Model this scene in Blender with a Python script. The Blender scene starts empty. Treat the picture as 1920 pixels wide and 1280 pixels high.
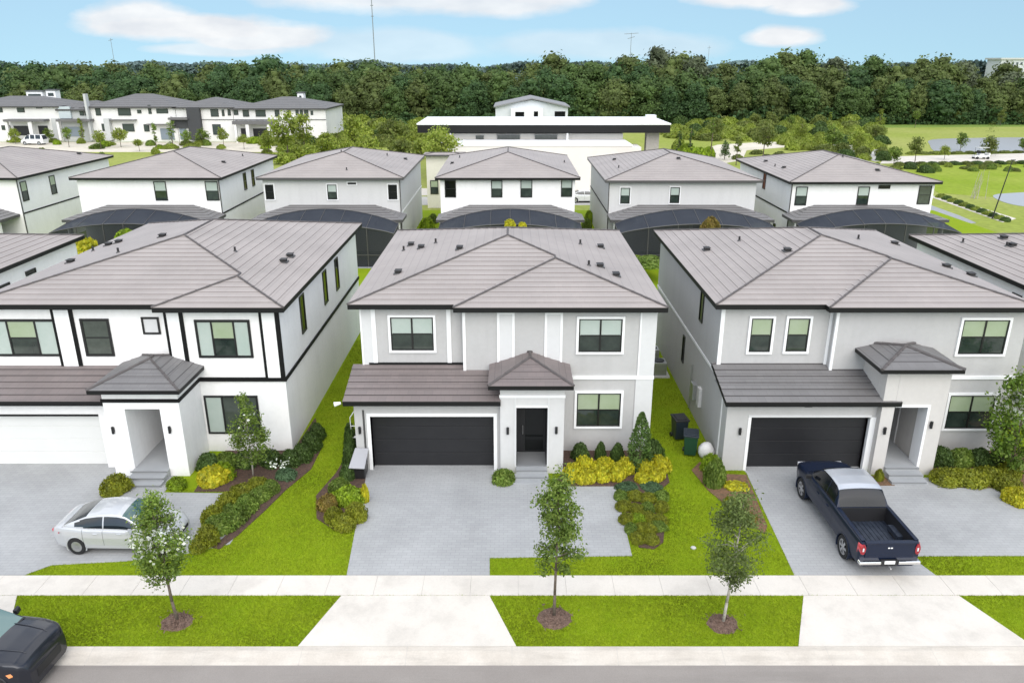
import bpy, math, random
import numpy as np
from mathutils import Vector, Matrix
R = math.radians
rnd = random.Random(7)
sc = bpy.context.scene
col = sc.collection
# ------------------------------------------------------------------ camera
FPX, PITCH, CH = 1450.0, R(19.8), 15.8
cam_d = bpy.data.cameras.new('camera'); cam = bpy.data.objects.new('camera', cam_d); col.objects.link(cam)
cam_d.sensor_width = 36; cam_d.lens = FPX/1920*36; cam_d.clip_end = 6000; cam_d.clip_start = .1
cam.location = (0, 0, CH); cam.rotation_euler = (R(90)-PITCH, 0, 0)
sc.camera = cam
# ------------------------------------------------------------------ light
SUN_EL, SUN_AZ = R(44), R(168)      # azimuth clockwise from +Y
w = bpy.data.worlds.new('World'); sc.world = w; w.use_nodes = True
nt = w.node_tree; nt.nodes.clear()
def N(t, **k):
    n = nt.nodes.new(t)
    for a, b in k.items(): setattr(n, a, b)
    return n
def L(a, b): nt.links.new(a, b)
wo = N('ShaderNodeOutputWorld'); bg = N('ShaderNodeBackground'); L(bg.outputs[0], wo.inputs[0])
bg.inputs[1].default_value = .112
tc = N('ShaderNodeTexCoord')
mp = N('ShaderNodeVectorMath', operation='ADD'); mp.inputs[1].default_value = (0, 0, .42); L(tc.outputs['Generated'], mp.inputs[0])
nm = N('ShaderNodeVectorMath', operation='NORMALIZE'); L(mp.outputs[0], nm.inputs[0])
sk = N('ShaderNodeTexSky', sky_type='NISHITA'); sk.sun_disc = False
sk.sun_elevation = SUN_EL; sk.sun_rotation = SUN_AZ; sk.air_density = 1.0; sk.dust_density = .6; sk.ozone_density = 1.6
L(nm.outputs[0], sk.inputs[0])
def M_(op, a, b=None, clamp=False):
    n = N('ShaderNodeMath', operation=op, use_clamp=clamp)
    for i, x in enumerate((a, b)):
        if x is None: continue
        if isinstance(x, (int, float)): n.inputs[i].default_value = x
        else: L(x, n.inputs[i])
    return n.outputs[0]
sep = N('ShaderNodeSeparateXYZ'); L(tc.outputs['Generated'], sep.inputs[0])
sx, sy, sz = sep.outputs
ay = M_('MAXIMUM', sy, .05)
U = M_('DIVIDE', sx, ay); V = M_('DIVIDE', sz, ay)
no = N('ShaderNodeTexNoise'); no.inputs['Scale'].default_value = 7; no.inputs['Detail'].default_value = 8; no.inputs['Roughness'].default_value = .58
cmb = N('ShaderNodeCombineXYZ'); L(U, cmb.inputs[0]); L(M_('MULTIPLY', V, 2.5), cmb.inputs[1]); L(cmb.outputs[0], no.inputs[0])
nz = M_('MULTIPLY', M_('SUBTRACT', no.outputs['Fac'], .5), 3.1)
mask = None
# clouds: centre (u, v), half sizes, weight
for cu, cv, ru, rv, wt in ((-.385, .040, .125, .017, .95), (-.44, .047, .075, .022, .9), (-.31, .030, .09, .016, .9), (-.35, .016, .09, .008, .6),
                           (-.12, .078, .20, .022, .8), (-.02, .070, .09, .020, .85), (.03, .085, .08, .025, .9), (.30, .075, .11, .015, .95), (.35, .066, .055, .014, .95),
                           (.325, .030, .05, .013, .95), (.10, .020, .16, .018, .35), (-.15, .018, .12, .02, .35), (0, .16, .6, .04, .5)):
    du = M_('DIVIDE', M_('SUBTRACT', U, cu), ru); dv = M_('DIVIDE', M_('SUBTRACT', V, cv), rv)
    d = M_('SQRT', M_('ADD', M_('MULTIPLY', du, du), M_('MULTIPLY', dv, dv)))
    m = M_('SUBTRACT', M_('ADD', 1.15, M_('MULTIPLY', nz, .48)), d)
    m = M_('MULTIPLY', M_('MULTIPLY', m, 2.3, True), wt)
    mask = m if mask is None else M_('MAXIMUM', mask, m)
no2 = N('ShaderNodeTexNoise'); no2.inputs['Scale'].default_value = 2.2; no2.inputs['Detail'].default_value = 7; L(tc.outputs['Generated'], no2.inputs[0])
hi = M_('MULTIPLY', M_('SUBTRACT', no2.outputs['Fac'], .40), 5, True)
el = M_('MULTIPLY', M_('SUBTRACT', sz, .10), 6, True)
mask = M_('MAXIMUM', mask, M_('MULTIPLY', hi, el))
sh = N('ShaderNodeTexNoise'); sh.inputs['Scale'].default_value = 12; sh.inputs['Detail'].default_value = 5; L(cmb.outputs[0], sh.inputs[0])
cr = N('ShaderNodeMixRGB'); cr.inputs[1].default_value = (4.1, 4.25, 4.5, 1); cr.inputs[2].default_value = (5.3, 5.3, 5.3, 1); L(M_('MULTIPLY', M_('SUBTRACT', sh.outputs['Fac'], .35), 3, True), cr.inputs[0])
mix = N('ShaderNodeMixRGB'); L(mask, mix.inputs[0])
hs = N('ShaderNodeMixRGB', blend_type='MULTIPLY'); hs.inputs[0].default_value = 1; L(sk.outputs[0], hs.inputs[1])
gr = N('ShaderNodeValToRGB'); gr.color_ramp.elements[0].color = (1.80, 1.74, 1.24, 1); gr.color_ramp.elements[1].color = (2.2, 2.0, 1.7, 1); gr.color_ramp.elements[1].position = .35
L(sz, gr.inputs[0]); L(gr.outputs[0], hs.inputs[2])
up = N('ShaderNodeMapRange'); up.inputs[1].default_value = .12; up.inputs[2].default_value = .5; up.inputs[3].default_value = 1; up.inputs[4].default_value = 2.0; L(sz, up.inputs[0])
cs_ = N('ShaderNodeVectorMath', operation='SCALE'); L(cr.outputs[0], cs_.inputs[0]); L(up.outputs[0], cs_.inputs['Scale'])
L(hs.outputs[0], mix.inputs[1]); L(cs_.outputs[0], mix.inputs[2]); L(mix.outputs[0], bg.inputs[0])
sd = bpy.data.lights.new('sun', 'SUN'); so = bpy.data.objects.new('sun', sd); col.objects.link(so)
sd.energy = 1.3; sd.angle = R(65); sd.color = (1, .965, .91)
dirv = Vector((math.sin(SUN_AZ)*math.cos(SUN_EL), math.cos(SUN_AZ)*math.cos(SUN_EL), math.sin(SUN_EL)))
so.rotation_euler = dirv.to_track_quat('Z', 'Y').to_euler(); so.location = (30, -20, 60)
vs = sc.view_settings; vs.view_transform = 'Standard'; vs.look = 'None'; vs.gamma = 1; vs.use_curve_mapping = False; vs.exposure = .78
sc.cycles.max_bounces = 8; sc.cycles.transparent_max_bounces = 8

# ------------------------------------------------------------------ geometry helpers
CC, SS = math.cos(PITCH), math.sin(PITCH)
def g(px, py, z=0.0):
    u = (px-960)/FPX; v = (640-py)/FPX
    t = (z-CH)/(-SS+v*CC); return (u*t, t*(CC+v*SS))
def P(px, py, Y):
    u = (px-960)/FPX; v = (640-py)/FPX
    t = Y/(CC+v*SS); return (u*t, CH+t*(-SS+v*CC))
def ray(px, py):
    u = (px-960)/FPX; v = (640-py)/FPX
    return Vector((u, CC+v*SS, -SS+v*CC))
def depth(Y, z): return Y*CC+(CH-z)*SS
def wloc(o):
    v = Vector((0, 0, 0))
    while o is not None: v += o.location; o = o.parent
    return v
def tag(o, label=None, cat=None, group=None, kind=None):
    if label: o['label'] = label
    if cat: o['category'] = cat
    if group: o['group'] = group
    if kind: o['kind'] = kind
    return o
def thing(name, label, cat, loc=(0, 0, 0), group=None):
    o = bpy.data.objects.new(name, None); col.objects.link(o); o.location = loc; o.empty_display_size = .3
    return tag(o, label, cat, group)
class MB:
    def __init__(s): s.v = []; s.f = []; s.m = []; s.mats = []
    def mi(s, mat):
        if mat not in s.mats: s.mats.append(mat)
        return s.mats.index(mat)
    def add(s, vs, fs, mat):
        b = len(s.v); s.v += [tuple(p) for p in vs]; k = s.mi(mat)
        for f in fs: s.f.append(tuple(i+b for i in f)); s.m.append(k)
        return s
    def box(s, x0, x1, y0, y1, z0, z1, mat):
        if x0 > x1: x0, x1 = x1, x0
        if y0 > y1: y0, y1 = y1, y0
        vs = [(x, y, z) for z in (z0, z1) for y in (y0, y1) for x in (x0, x1)]
        return s.add(vs, [(0, 2, 3, 1), (4, 5, 7, 6), (0, 1, 5, 4), (2, 6, 7, 3), (0, 4, 6, 2), (1, 3, 7, 5)], mat)
    def poly(s, pts, mat): return s.add(pts, [tuple(range(len(pts)))], mat)
    def slab(s, pts, z0, z1, mat, mside=None):
        n = len(pts); vs = [(x, y, z0) for x, y in pts]+[(x, y, z1) for x, y in pts]
        a = sum(pts[i][0]*pts[(i+1) % n][1]-pts[(i+1) % n][0]*pts[i][1] for i in range(n))
        idx = range(n) if a > 0 else range(n-1, -1, -1); idx = list(idx)
        s.add(vs, [tuple(i+n for i in idx)], mat)
        s.add(vs, [(idx[i], idx[(i+1) % n], idx[(i+1) % n]+n, idx[i]+n) for i in range(n)], mside or mat)
        return s
    def tube(s, p0, p1, r0, r1, mat, n=8, cap=True):
        p0, p1 = Vector(p0), Vector(p1); d = (p1-p0).normalized()
        a = d.cross(Vector((0, 0, 1)));
        if a.length < 1e-3: a = Vector((1, 0, 0))
        a.normalize(); b = d.cross(a)
        vs = [p0+(a*math.cos(t)+b*math.sin(t))*r0 for t in [i*2*math.pi/n for i in range(n)]]
        vs += [p1+(a*math.cos(t)+b*math.sin(t))*r1 for t in [i*2*math.pi/n for i in range(n)]]
        fs = [(i, (i+1) % n, (i+1) % n+n, i+n) for i in range(n)]
        if cap: fs += [tuple(range(n-1, -1, -1)), tuple(range(n, 2*n))]
        return s.add(vs, fs, mat)
    def build(s, name, parent=None, smooth=False, bevel=0, auto=False):
        off = wloc(parent)
        me = bpy.data.meshes.new(name)
        me.from_pydata([(x-off.x, y-off.y, z-off.z) for x, y, z in s.v], [], s.f)
        for m in s.mats: me.materials.append(m)
        me.polygons.foreach_set('material_index', s.m)
        if smooth: me.polygons.foreach_set('use_smooth', [True]*len(me.polygons))
        me.update()
        o = bpy.data.objects.new(name, me); col.objects.link(o); o.parent = parent
        if bevel:
            b = o.modifiers.new('b', 'BEVEL'); b.width = bevel; b.segments = 2; b.limit_method = 'ANGLE'
        return o
def npmesh(name, verts, faces, mat, parent=None, smooth=False):
    """verts (N,3), faces (M,k) numpy"""
    me = bpy.data.meshes.new(name); k = faces.shape[1]
    me.vertices.add(len(verts)); me.vertices.foreach_set('co', verts.astype(np.float32).ravel())
    me.loops.add(faces.size); me.loops.foreach_set('vertex_index', faces.astype(np.int32).ravel())
    me.polygons.add(len(faces)); me.polygons.foreach_set('loop_start', np.arange(0, faces.size, k, dtype=np.int32))
    me.polygons.foreach_set('loop_total', np.full(len(faces), k, dtype=np.int32))
    me.update(calc_edges=True)
    for m in (mat if isinstance(mat, list) else [mat]): me.materials.append(m)
    if smooth: me.polygons.foreach_set('use_smooth', [True]*len(me.polygons))
    o = bpy.data.objects.new(name, me); col.objects.link(o); o.parent = parent
    return o
# ------------------------------------------------------------------ materials
def mat(name, color, rough=.6, metal=0, spec=.5, noise=None, bump=None, coat=0, coat_rough=.03, alpha=1, fine=None, streak=None):
    """noise=(scale, amount 0..1, second colour); bump=(scale, strength); fine=(scale, amount)"""
    m = bpy.data.materials.new(name); m.use_nodes = True; t = m.node_tree; b = t.nodes['Principled BSDF']
    b.inputs['Base Color'].default_value = (*color, 1); b.inputs['Roughness'].default_value = rough; b.inputs['Metallic'].default_value = metal
    b.inputs['Specular IOR Level'].default_value = spec; b.inputs['Coat Weight'].default_value = coat; b.inputs['Coat Roughness'].default_value = coat_rough
    b.inputs['Alpha'].default_value = alpha
    c = t.nodes.new('ShaderNodeTexCoord'); out = None
    if noise:
        n = t.nodes.new('ShaderNodeTexNoise'); n.inputs['Scale'].default_value = noise[0]; n.inputs['Detail'].default_value = 6; n.inputs['Roughness'].default_value = .6
        t.links.new(c.outputs['Object'], n.inputs[0])
        r = t.nodes.new('ShaderNodeMapRange'); r.inputs[1].default_value = .35; r.inputs[2].default_value = .65; r.inputs[4].default_value = noise[1]; t.links.new(n.outputs['Fac'], r.inputs[0])
        x = t.nodes.new('ShaderNodeMixRGB'); t.links.new(r.outputs[0], x.inputs[0]); x.inputs[1].default_value = (*color, 1); x.inputs[2].default_value = (*noise[2], 1)
        out = x.outputs[0]
    if fine:
        n = t.nodes.new('ShaderNodeTexNoise'); n.inputs['Scale'].default_value = fine[0]; n.inputs['Detail'].default_value = 3; t.links.new(c.outputs['Object'], n.inputs[0])
        r = t.nodes.new('ShaderNodeMapRange'); r.inputs[1].default_value = .3; r.inputs[2].default_value = .7; r.inputs[3].default_value = 1-fine[1]; r.inputs[4].default_value = 1+fine[1]; t.links.new(n.outputs['Fac'], r.inputs[0])
        x = t.nodes.new('ShaderNodeVectorMath'); x.operation = 'SCALE'
        if out: t.links.new(out, x.inputs[0])
        else: x.inputs[0].default_value = color
        t.links.new(r.outputs[0], x.inputs['Scale']); out = x.outputs[0]
    if streak:   # rain marks running down a wall, tyre and water marks along a drive
        s3 = t.nodes.new('ShaderNodeVectorMath'); s3.operation = 'MULTIPLY'; s3.inputs[1].default_value = streak[0]; t.links.new(c.outputs['Object'], s3.inputs[0])
        n = t.nodes.new('ShaderNodeTexNoise'); n.inputs['Scale'].default_value = 1; n.inputs['Detail'].default_value = 5; n.inputs['Roughness'].default_value = .65; t.links.new(s3.outputs[0], n.inputs[0])
        r = t.nodes.new('ShaderNodeMapRange'); r.inputs[1].default_value = .48; r.inputs[2].default_value = .78; r.inputs[3].default_value = 1; r.inputs[4].default_value = 1-streak[1]; t.links.new(n.outputs['Fac'], r.inputs[0])
        x = t.nodes.new('ShaderNodeVectorMath'); x.operation = 'SCALE'
        if out: t.links.new(out, x.inputs[0])
        else: x.inputs[0].default_value = color
        t.links.new(r.outputs[0], x.inputs['Scale']); out = x.outputs[0]
    if out: t.links.new(out, b.inputs['Base Color'])
    if bump:
        n = t.nodes.new('ShaderNodeTexNoise'); n.inputs['Scale'].default_value = bump[0]; n.inputs['Detail'].default_value = 4; t.links.new(c.outputs['Object'], n.inputs[0])
        bb = t.nodes.new('ShaderNodeBump'); bb.inputs['Strength'].default_value = bump[1]; bb.inputs['Distance'].default_value = .02
        t.links.new(n.outputs['Fac'], bb.inputs['Height']); t.links.new(bb.outputs[0], b.inputs['Normal'])
    return m
def brick(m, vec_fn, bw, rh, c1, c2, mortar, ms=.01, offset=.5, nscale=1.2, namt=.15):
    t = m.node_tree; b = t.nodes['Principled BSDF']
    c = t.nodes.new('ShaderNodeTexCoord'); v = vec_fn(t, c)
    k = t.nodes.new('ShaderNodeTexBrick'); t.links.new(v, k.inputs[0]); k.offset = offset
    k.inputs['Scale'].default_value = 1; k.inputs['Brick Width'].default_value = bw; k.inputs['Row Height'].default_value = rh; k.inputs['Mortar Size'].default_value = ms
    k.inputs['Color1'].default_value = (*c1, 1); k.inputs['Color2'].default_value = (*c2, 1); k.inputs['Mortar'].default_value = (*mortar, 1); k.inputs['Bias'].default_value = 0
    n = t.nodes.new('ShaderNodeTexNoise'); n.inputs['Scale'].default_value = nscale; n.inputs['Detail'].default_value = 5; t.links.new(c.outputs['Object'], n.inputs[0])
    r = t.nodes.new('ShaderNodeMapRange'); r.inputs[1].default_value = .3; r.inputs[2].default_value = .7; r.inputs[3].default_value = 1-namt; r.inputs[4].default_value = 1+namt; t.links.new(n.outputs['Fac'], r.inputs[0])
    x = t.nodes.new('ShaderNodeVectorMath'); x.operation = 'SCALE'; t.links.new(k.outputs[0], x.inputs[0]); t.links.new(r.outputs[0], x.inputs['Scale'])
    t.links.new(x.outputs[0], b.inputs['Base Color'])
def roof_vec(t, c):
    ge = t.nodes.new('ShaderNodeNewGeometry'); s1 = t.nodes.new('ShaderNodeSeparateXYZ'); t.links.new(ge.outputs['True Normal'], s1.inputs[0])
    a = t.nodes.new('ShaderNodeMath'); a.operation = 'ABSOLUTE'; t.links.new(s1.outputs[0], a.inputs[0])
    b = t.nodes.new('ShaderNodeMath'); b.operation = 'ABSOLUTE'; t.links.new(s1.outputs[1], b.inputs[0])
    q = t.nodes.new('ShaderNodeMath'); q.operation = 'GREATER_THAN'; t.links.new(a.outputs[0], q.inputs[0]); t.links.new(b.outputs[0], q.inputs[1])
    s2 = t.nodes.new('ShaderNodeSeparateXYZ'); t.links.new(c.outputs['Object'], s2.inputs[0])
    mx = t.nodes.new('ShaderNodeMix'); t.links.new(q.outputs[0], mx.inputs[0]); t.links.new(s2.outputs[0], mx.inputs[2]); t.links.new(s2.outputs[1], mx.inputs[3])
    cb = t.nodes.new('ShaderNodeCombineXYZ'); t.links.new(mx.outputs[0], cb.inputs[0]); t.links.new(s2.outputs[2], cb.inputs[1])
    return cb.outputs[0]
def flat_vec(t, c): return c.outputs['Object']
SL = .228; STEP = .43*math.sin(math.atan(SL))
def roofmat(name, c1, c2, mo):
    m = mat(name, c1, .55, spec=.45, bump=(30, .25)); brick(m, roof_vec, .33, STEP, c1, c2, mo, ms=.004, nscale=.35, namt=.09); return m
ROOF = roofmat('roof_tile_taupe', (.335, .296, .277), (.318, .281, .263), (.275, .242, .228))
ROOFD = roofmat('roof_tile_brown', (.205, .170, .163), (.185, .156, .150), (.14, .118, .114))
ROOFG = roofmat('roof_tile_grey', (.185, .178, .176), (.17, .163, .162), (.12, .115, .115))
RISER = mat('tile_butt', (.17, .148, .14), .8)  # tile butts darkened: course shadow and grime put into the colour
RISERD = mat('tile_butt_dark', (.055, .048, .047), .8)  # same painted course shadow and grime, for the darker roofs
CAP = mat('ridge_tile', (.085, .075, .073), .6, noise=(3, .6, (.12, .105, .102)))
FASC = mat('fascia_black', (.009, .009, .009), .5, spec=.25)
FASCG = mat('fascia_grey', (.07, .068, .068), .45)
SOFF = mat('soffit', (.30, .29, .29), .8)
def stucco(name, c, d=.93): return mat(name, c, .85, spec=.25, noise=(.35, .7, tuple(x*d for x in c)), bump=(55, .30), fine=(6, .02), streak=((2.0, 2.0, .25), .065))
WHITE = stucco('stucco_white', (.87, .862, .852)); GREY = stucco('stucco_grey', (.485, .478, .472)); GREYL = stucco('stucco_light_grey', (.60, .595, .59))
BEIGE = stucco('stucco_warm_grey', (.57, .545, .52)); CREAM = stucco('stucco_cream', (.74, .71, .62))
TRIM = mat('trim_white', (.82, .82, .82), .7, fine=(4, .02)); TRIMG = mat('panel_grey', (.62, .62, .62), .8, fine=(4, .02)); BLACKT = mat('trim_black', (.007, .007, .007), .6, spec=.2)
FRAME = mat('window_frame_black', (.012, .012, .012), .35)
GLASS = mat('window_glass_dark', (.018, .028, .024), .04, spec=.8, noise=(1.4, .8, (.045, .062, .05)))  # mottled tone puts varied reflections into the pane colour
GLASSB = mat('window_glass_black', (.008, .009, .009), .06, spec=.35)
SHADE_G = mat('roller_shade_green', (.30, .37, .23), .6, coat=1, coat_rough=.03, noise=(1.2, .6, (.36, .42, .30)))
SHADE_W = mat('roller_shade_pale', (.42, .48, .44), .6, coat=1, coat_rough=.03, noise=(1.2, .6, (.34, .42, .37)))
INTER = mat('interior_dim', (.055, .07, .055), .5, coat=1, coat_rough=.03, noise=(3, .8, (.03, .04, .03)))
GDOOR = mat('garage_door_black', (.012, .012, .014), .42, noise=(2, .5, (.017, .017, .019)))
GDOORW = mat('garage_door_white', (.70, .70, .68), .5, noise=(1, .5, (.66, .66, .64)))
DARK = mat('dark_door_and_shade', (.016, .016, .018), .5)  # for dark doors and for shade painted inside entry recesses
METAL = mat('light_metal', (.55, .56, .57), .35, metal=.8); BLK = mat('black_metal', (.015, .015, .016), .4)
VENTM = mat('vent_black', (.02, .018, .018), .6)
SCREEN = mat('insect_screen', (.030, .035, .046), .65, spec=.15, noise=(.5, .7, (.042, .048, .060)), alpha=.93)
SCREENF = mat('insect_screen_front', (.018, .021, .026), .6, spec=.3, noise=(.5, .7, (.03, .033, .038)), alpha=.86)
CONC = mat('concrete_pale', (.65, .605, .545), .85, noise=(.45, 1, (.60, .555, .495)), bump=(80, .25), fine=(22, .035), streak=((.9, .9, .9), .16))
CURB = mat('concrete_curb', (.60, .55, .485), .85, noise=(.9, 1, (.50, .45, .39)), bump=(80, .3), fine=(22, .05), streak=((.5, 3, 1), .22))
JOINT = mat('joint', (.46, .435, .40), .9)
ASPH = mat('asphalt', (.26, .232, .21), .9, noise=(.25, .9, (.31, .28, .255)), bump=(120, .5), fine=(60, .10), streak=((.12, 1.5, 1), .18))
PAVER = mat('driveway_pavers', (.43, .445, .465), .8, bump=(60, .3))
brick(PAVER, flat_vec, .30, .15, (.375, .378, .378), (.345, .348, .349), (.29, .292, .294), ms=.008, nscale=.45, namt=.11)
PORCH = mat('porch_slab', (.36, .37, .38), .7, noise=(1, .8, (.31, .32, .33)))
STEPM = mat('step_edge_and_shade', (.20, .205, .21), .8)
MULCH = mat('mulch_brown', (.115, .066, .045), .95, noise=(14, 1, (.055, .034, .026)), bump=(30, 1), fine=(50, .35))
MULCHR = mat('mulch_rust', (.22, .115, .065), .95, noise=(9, 1, (.11, .075, .04)), bump=(30, 1), fine=(50, .35))
def lawn_mat(name, a, b, c):
    m = mat(name, a, .9, spec=.1, noise=(.9, .8, b), bump=(35, .6), fine=(20, .14))
    return m
LAWN = lawn_mat('lawn_turf', (.19, .28, .008), (.235, .30, .012), None)
FIELD = mat('field_turf', (.24, .285, .055), .95, spec=.1, noise=(.045, .9, (.31, .325, .10)), fine=(1.5, .14))
FIELDY = mat('field_turf_bright', (.20, .275, .022), .95, spec=.1, noise=(.05, .9, (.27, .32, .05)), fine=(1.5, .12))
PALE = mat('pale_paving', (.62, .56, .47), .9, noise=(.12, .9, (.52, .48, .38)), fine=(1.2, .08))
def leafmat(name, c1, c2, c3, trans=.25, clump=.8, rough=.55):
    m = bpy.data.materials.new(name); m.use_nodes = True; t = m.node_tree; b = t.nodes['Principled BSDF']; b.inputs['Roughness'].default_value = rough; b.inputs['Specular IOR Level'].default_value = .3
    ge = t.nodes.new('ShaderNodeNewGeometry'); r = t.nodes.new('ShaderNodeValToRGB'); t.links.new(ge.outputs['Random Per Island'], r.inputs[0])
    e = r.color_ramp.elements; e[0].color = (*c1, 1); e[1].color = (*c3, 1); k = e.new(.5); k.color = (*c2, 1)
    c = t.nodes.new('ShaderNodeTexCoord'); n = t.nodes.new('ShaderNodeTexNoise'); n.inputs['Scale'].default_value = clump; n.inputs['Detail'].default_value = 3; t.links.new(c.outputs['Object'], n.inputs[0])
    oi = t.nodes.new('ShaderNodeObjectInfo')
    ad = t.nodes.new('ShaderNodeMath'); ad.operation = 'MULTIPLY_ADD'; t.links.new(oi.outputs['Random'], ad.inputs[0]); ad.inputs[1].default_value = .12; t.links.new(n.outputs['Fac'], ad.inputs[2])
    q = t.nodes.new('ShaderNodeMapRange'); q.inputs[1].default_value = .35; q.inputs[2].default_value = .75; q.inputs[3].default_value = .62; q.inputs[4].default_value = 1.45; t.links.new(ad.outputs[0], q.inputs[0])
    x = t.nodes.new('ShaderNodeVectorMath'); x.operation = 'SCALE'; t.links.new(r.outputs[0], x.inputs[0]); t.links.new(q.outputs[0], x.inputs['Scale'])
    t.links.new(x.outputs[0], b.inputs['Base Color'])
    if trans:
        tr = t.nodes.new('ShaderNodeBsdfTranslucent'); t.links.new(x.outputs[0], tr.inputs[0]); mx = t.nodes.new('ShaderNodeMixShader'); mx.inputs[0].default_value = trans
        t.links.new(b.outputs[0], mx.inputs[1]); t.links.new(tr.outputs[0], mx.inputs[2]); t.links.new(mx.outputs[0], t.nodes['Material Output'].inputs[0])
    return m
LF_MID = leafmat('leaf_mid', (.085, .145, .02), (.145, .22, .032), (.24, .31, .065), .38)
LF_DARK = leafmat('leaf_dark', (.040, .075, .016), (.060, .105, .022), (.10, .16, .04))
LF_YEL = leafmat('leaf_yellow', (.40, .36, .012), (.55, .50, .03), (.32, .36, .02), .3, 2)
LF_LIME = leafmat('leaf_lime', (.17, .26, .012), (.26, .36, .02), (.12, .20, .012), .3, 2)
LF_OLIVE = leafmat('leaf_olive', (.18, .20, .014), (.25, .26, .02), (.14, .175, .018), .3, 2)
LF_RUST = leafmat('leaf_rust', (.24, .15, .04), (.19, .165, .03), (.28, .19, .05), .3, 2)
LF_BLUE = leafmat('leaf_bluegreen', (.07, .13, .06), (.10, .17, .08), (.05, .10, .04), .3, 2)
LF_WHITE = leafmat('blossom_white', (.75, .75, .70), (.62, .66, .55), (.8, .8, .78), .3)
LF_FOR = leafmat('leaf_forest', (.057, .098, .025), (.070, .115, .030), (.088, .135, .037), .25, .35, .7)
LF_FOR2 = leafmat('leaf_forest_olive', (.077, .106, .025), (.094, .125, .033), (.119, .147, .045), .25, .35, .7)
LF_FOR3 = leafmat('leaf_forest_deep', (.039, .081, .026), (.049, .096, .031), (.065, .114, .036), .25, .35, .7)
LF_FORG = leafmat('leaf_forest_grey', (.085, .105, .055), (.10, .12, .065), (.07, .09, .04), .2, .35, .7)
LF_SCR = leafmat('leaf_scrub', (.17, .235, .028), (.24, .30, .042), (.31, .35, .07), .35, .3)
LF_SCR2 = leafmat('leaf_scrub_olive', (.11, .15, .028), (.155, .195, .038), (.21, .235, .058), .35, .3)
GRASSB = leafmat('grass_blade', (.235, .315, .014), (.25, .325, .018), (.275, .335, .022), .45, .30)
BARK = mat('bark', (.16, .125, .095), .9, noise=(12, .9, (.09, .07, .055)), bump=(30, .8)); BARKP = mat('bark_pale', (.45, .42, .37), .9, noise=(12, .9, (.28, .25, .2)), bump=(30, .6))
WATER = mat('pond_water', (.30, .315, .335), .28, spec=.6, bump=(1.2, .15))  # pale base colour stands in for sky reflected on the water
# ------------------------------------------------------------------ ground, road, paving
def hx(*pts): return [g(*p) for p in pts]
ground = MB(); ground.box(-1500, 1500, -60, 2500, -1.5, -.12, FIELD); tag(ground.build('ground'), kind='structure')
lot = MB(); lot.box(-75, 48, 17.95, 88, -.12, 0, LAWN); tag(lot.build('lot_ground'), kind='structure')
rd = MB(); rd.box(-120, 120, -14, 17.36, -.12, -.09, ASPH); tag(rd.build('road'), kind='structure')
cb = MB()
prof = [(17.34, -.09), (17.42, -.075), (17.62, -.03), (17.80, .012), (17.97, .016)]
for x in range(-60, 60, 3):
    n = len(prof); vs = [(x+.006, y, z) for y, z in prof]+[(x+2.994, y, z) for y, z in prof]
    cb.add(vs, [(i, i+n, i+n+1, i+1) for i in range(n-1)], CURB)
for a, b in zip(prof[:-1], prof[1:]): cb.poly([(-60, a[0], a[1]-.004), (60, a[0], a[1]-.004), (60, b[0], b[1]-.004), (-60, b[0], b[1]-.004)], JOINT)
tag(cb.build('kerb'), kind='structure')
sw = MB(); SWZ = .02
edges = []
x = -61.0
while x < 60:
    sw.box(x+.005, x+1.525, 20.24, 21.24, 0, SWZ, CONC); x += 1.53
sw.box(-61, 60, 20.25, 21.23, 0, SWZ-.012, JOINT)
tag(sw.build('sidewalk'), kind='structure')
def apron(name, pts):
    m = MB(); m.slab(pts, 0, .021, CONC); ys = [p[1] for p in pts]
    tag(m.build(name), kind='structure')
A1 = [(-5.38, 20.225), (-.71, 20.225), (.12, 17.985), (-6.16, 17.985)]
A2 = [(9.19, 20.225), (14.08, 20.225), (15.0, 17.985), (8.25, 17.985)]
A3 = [(-30, 20.225), (-15.6, 20.225), (-14.6, 17.985), (-32, 17.985)]
for a in (A1, A2, A3): apron('driveway_apron', a)
D1 = [(-5.42, 21.255), (-.73, 21.255), (-.76, 22.2), (4.09, 22.32), (4.10, 26.9), (1.45, 26.9), (1.45, 27.15), (-.2, 27.15), (-.45, 27.9), (-.60, 28.9), (-5.95, 28.9), (-6.0, 28.2)]
D2 = [(9.26, 21.255), (13.89, 21.255), (13.55, 22.3), (22.5, 22.35), (21.6, 25.2), (19.3, 26.75), (17.0, 26.8), (16.9, 27.6), (14.5, 27.5), (14.5, 29), (9.4, 29), (9.6, 28.0)]
D3 = [(-36, 21.255), (-16.0, 21.255), (-15.4, 21.8), (-13.0, 22.02), (-11.4, 22.35), (-9.85, 23.0), (-9.75, 24.5), (-9.4, 26.35), (-13.6, 26.45), (-13.65, 28.2), (-16.2, 28.9), (-36, 28.9)]
for d in (D1, D2, D3):
    m = MB(); m.slab(d, 0, .018, PAVER); tag(m.build('driveway'), kind='structure')
# joints along the back of the kerb and of the sidewalk panels at the driveways
jt = MB()
for a, b in (((-6.16, 17.978), (.12, 17.978)), ((8.25, 17.978), (15, 17.978)), ((-5.38, 20.232), (-.71, 20.232)), ((9.19, 20.232), (14.08, 20.232)), ((-5.42, 21.248), (-.73, 21.248)), ((9.26, 21.248), (13.89, 21.248))):
    jt.box(a[0], b[0], a[1]-.006, a[1]+.006, 0, .012, JOINT)
tag(jt.build('expansion_joint'), kind='structure')
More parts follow.
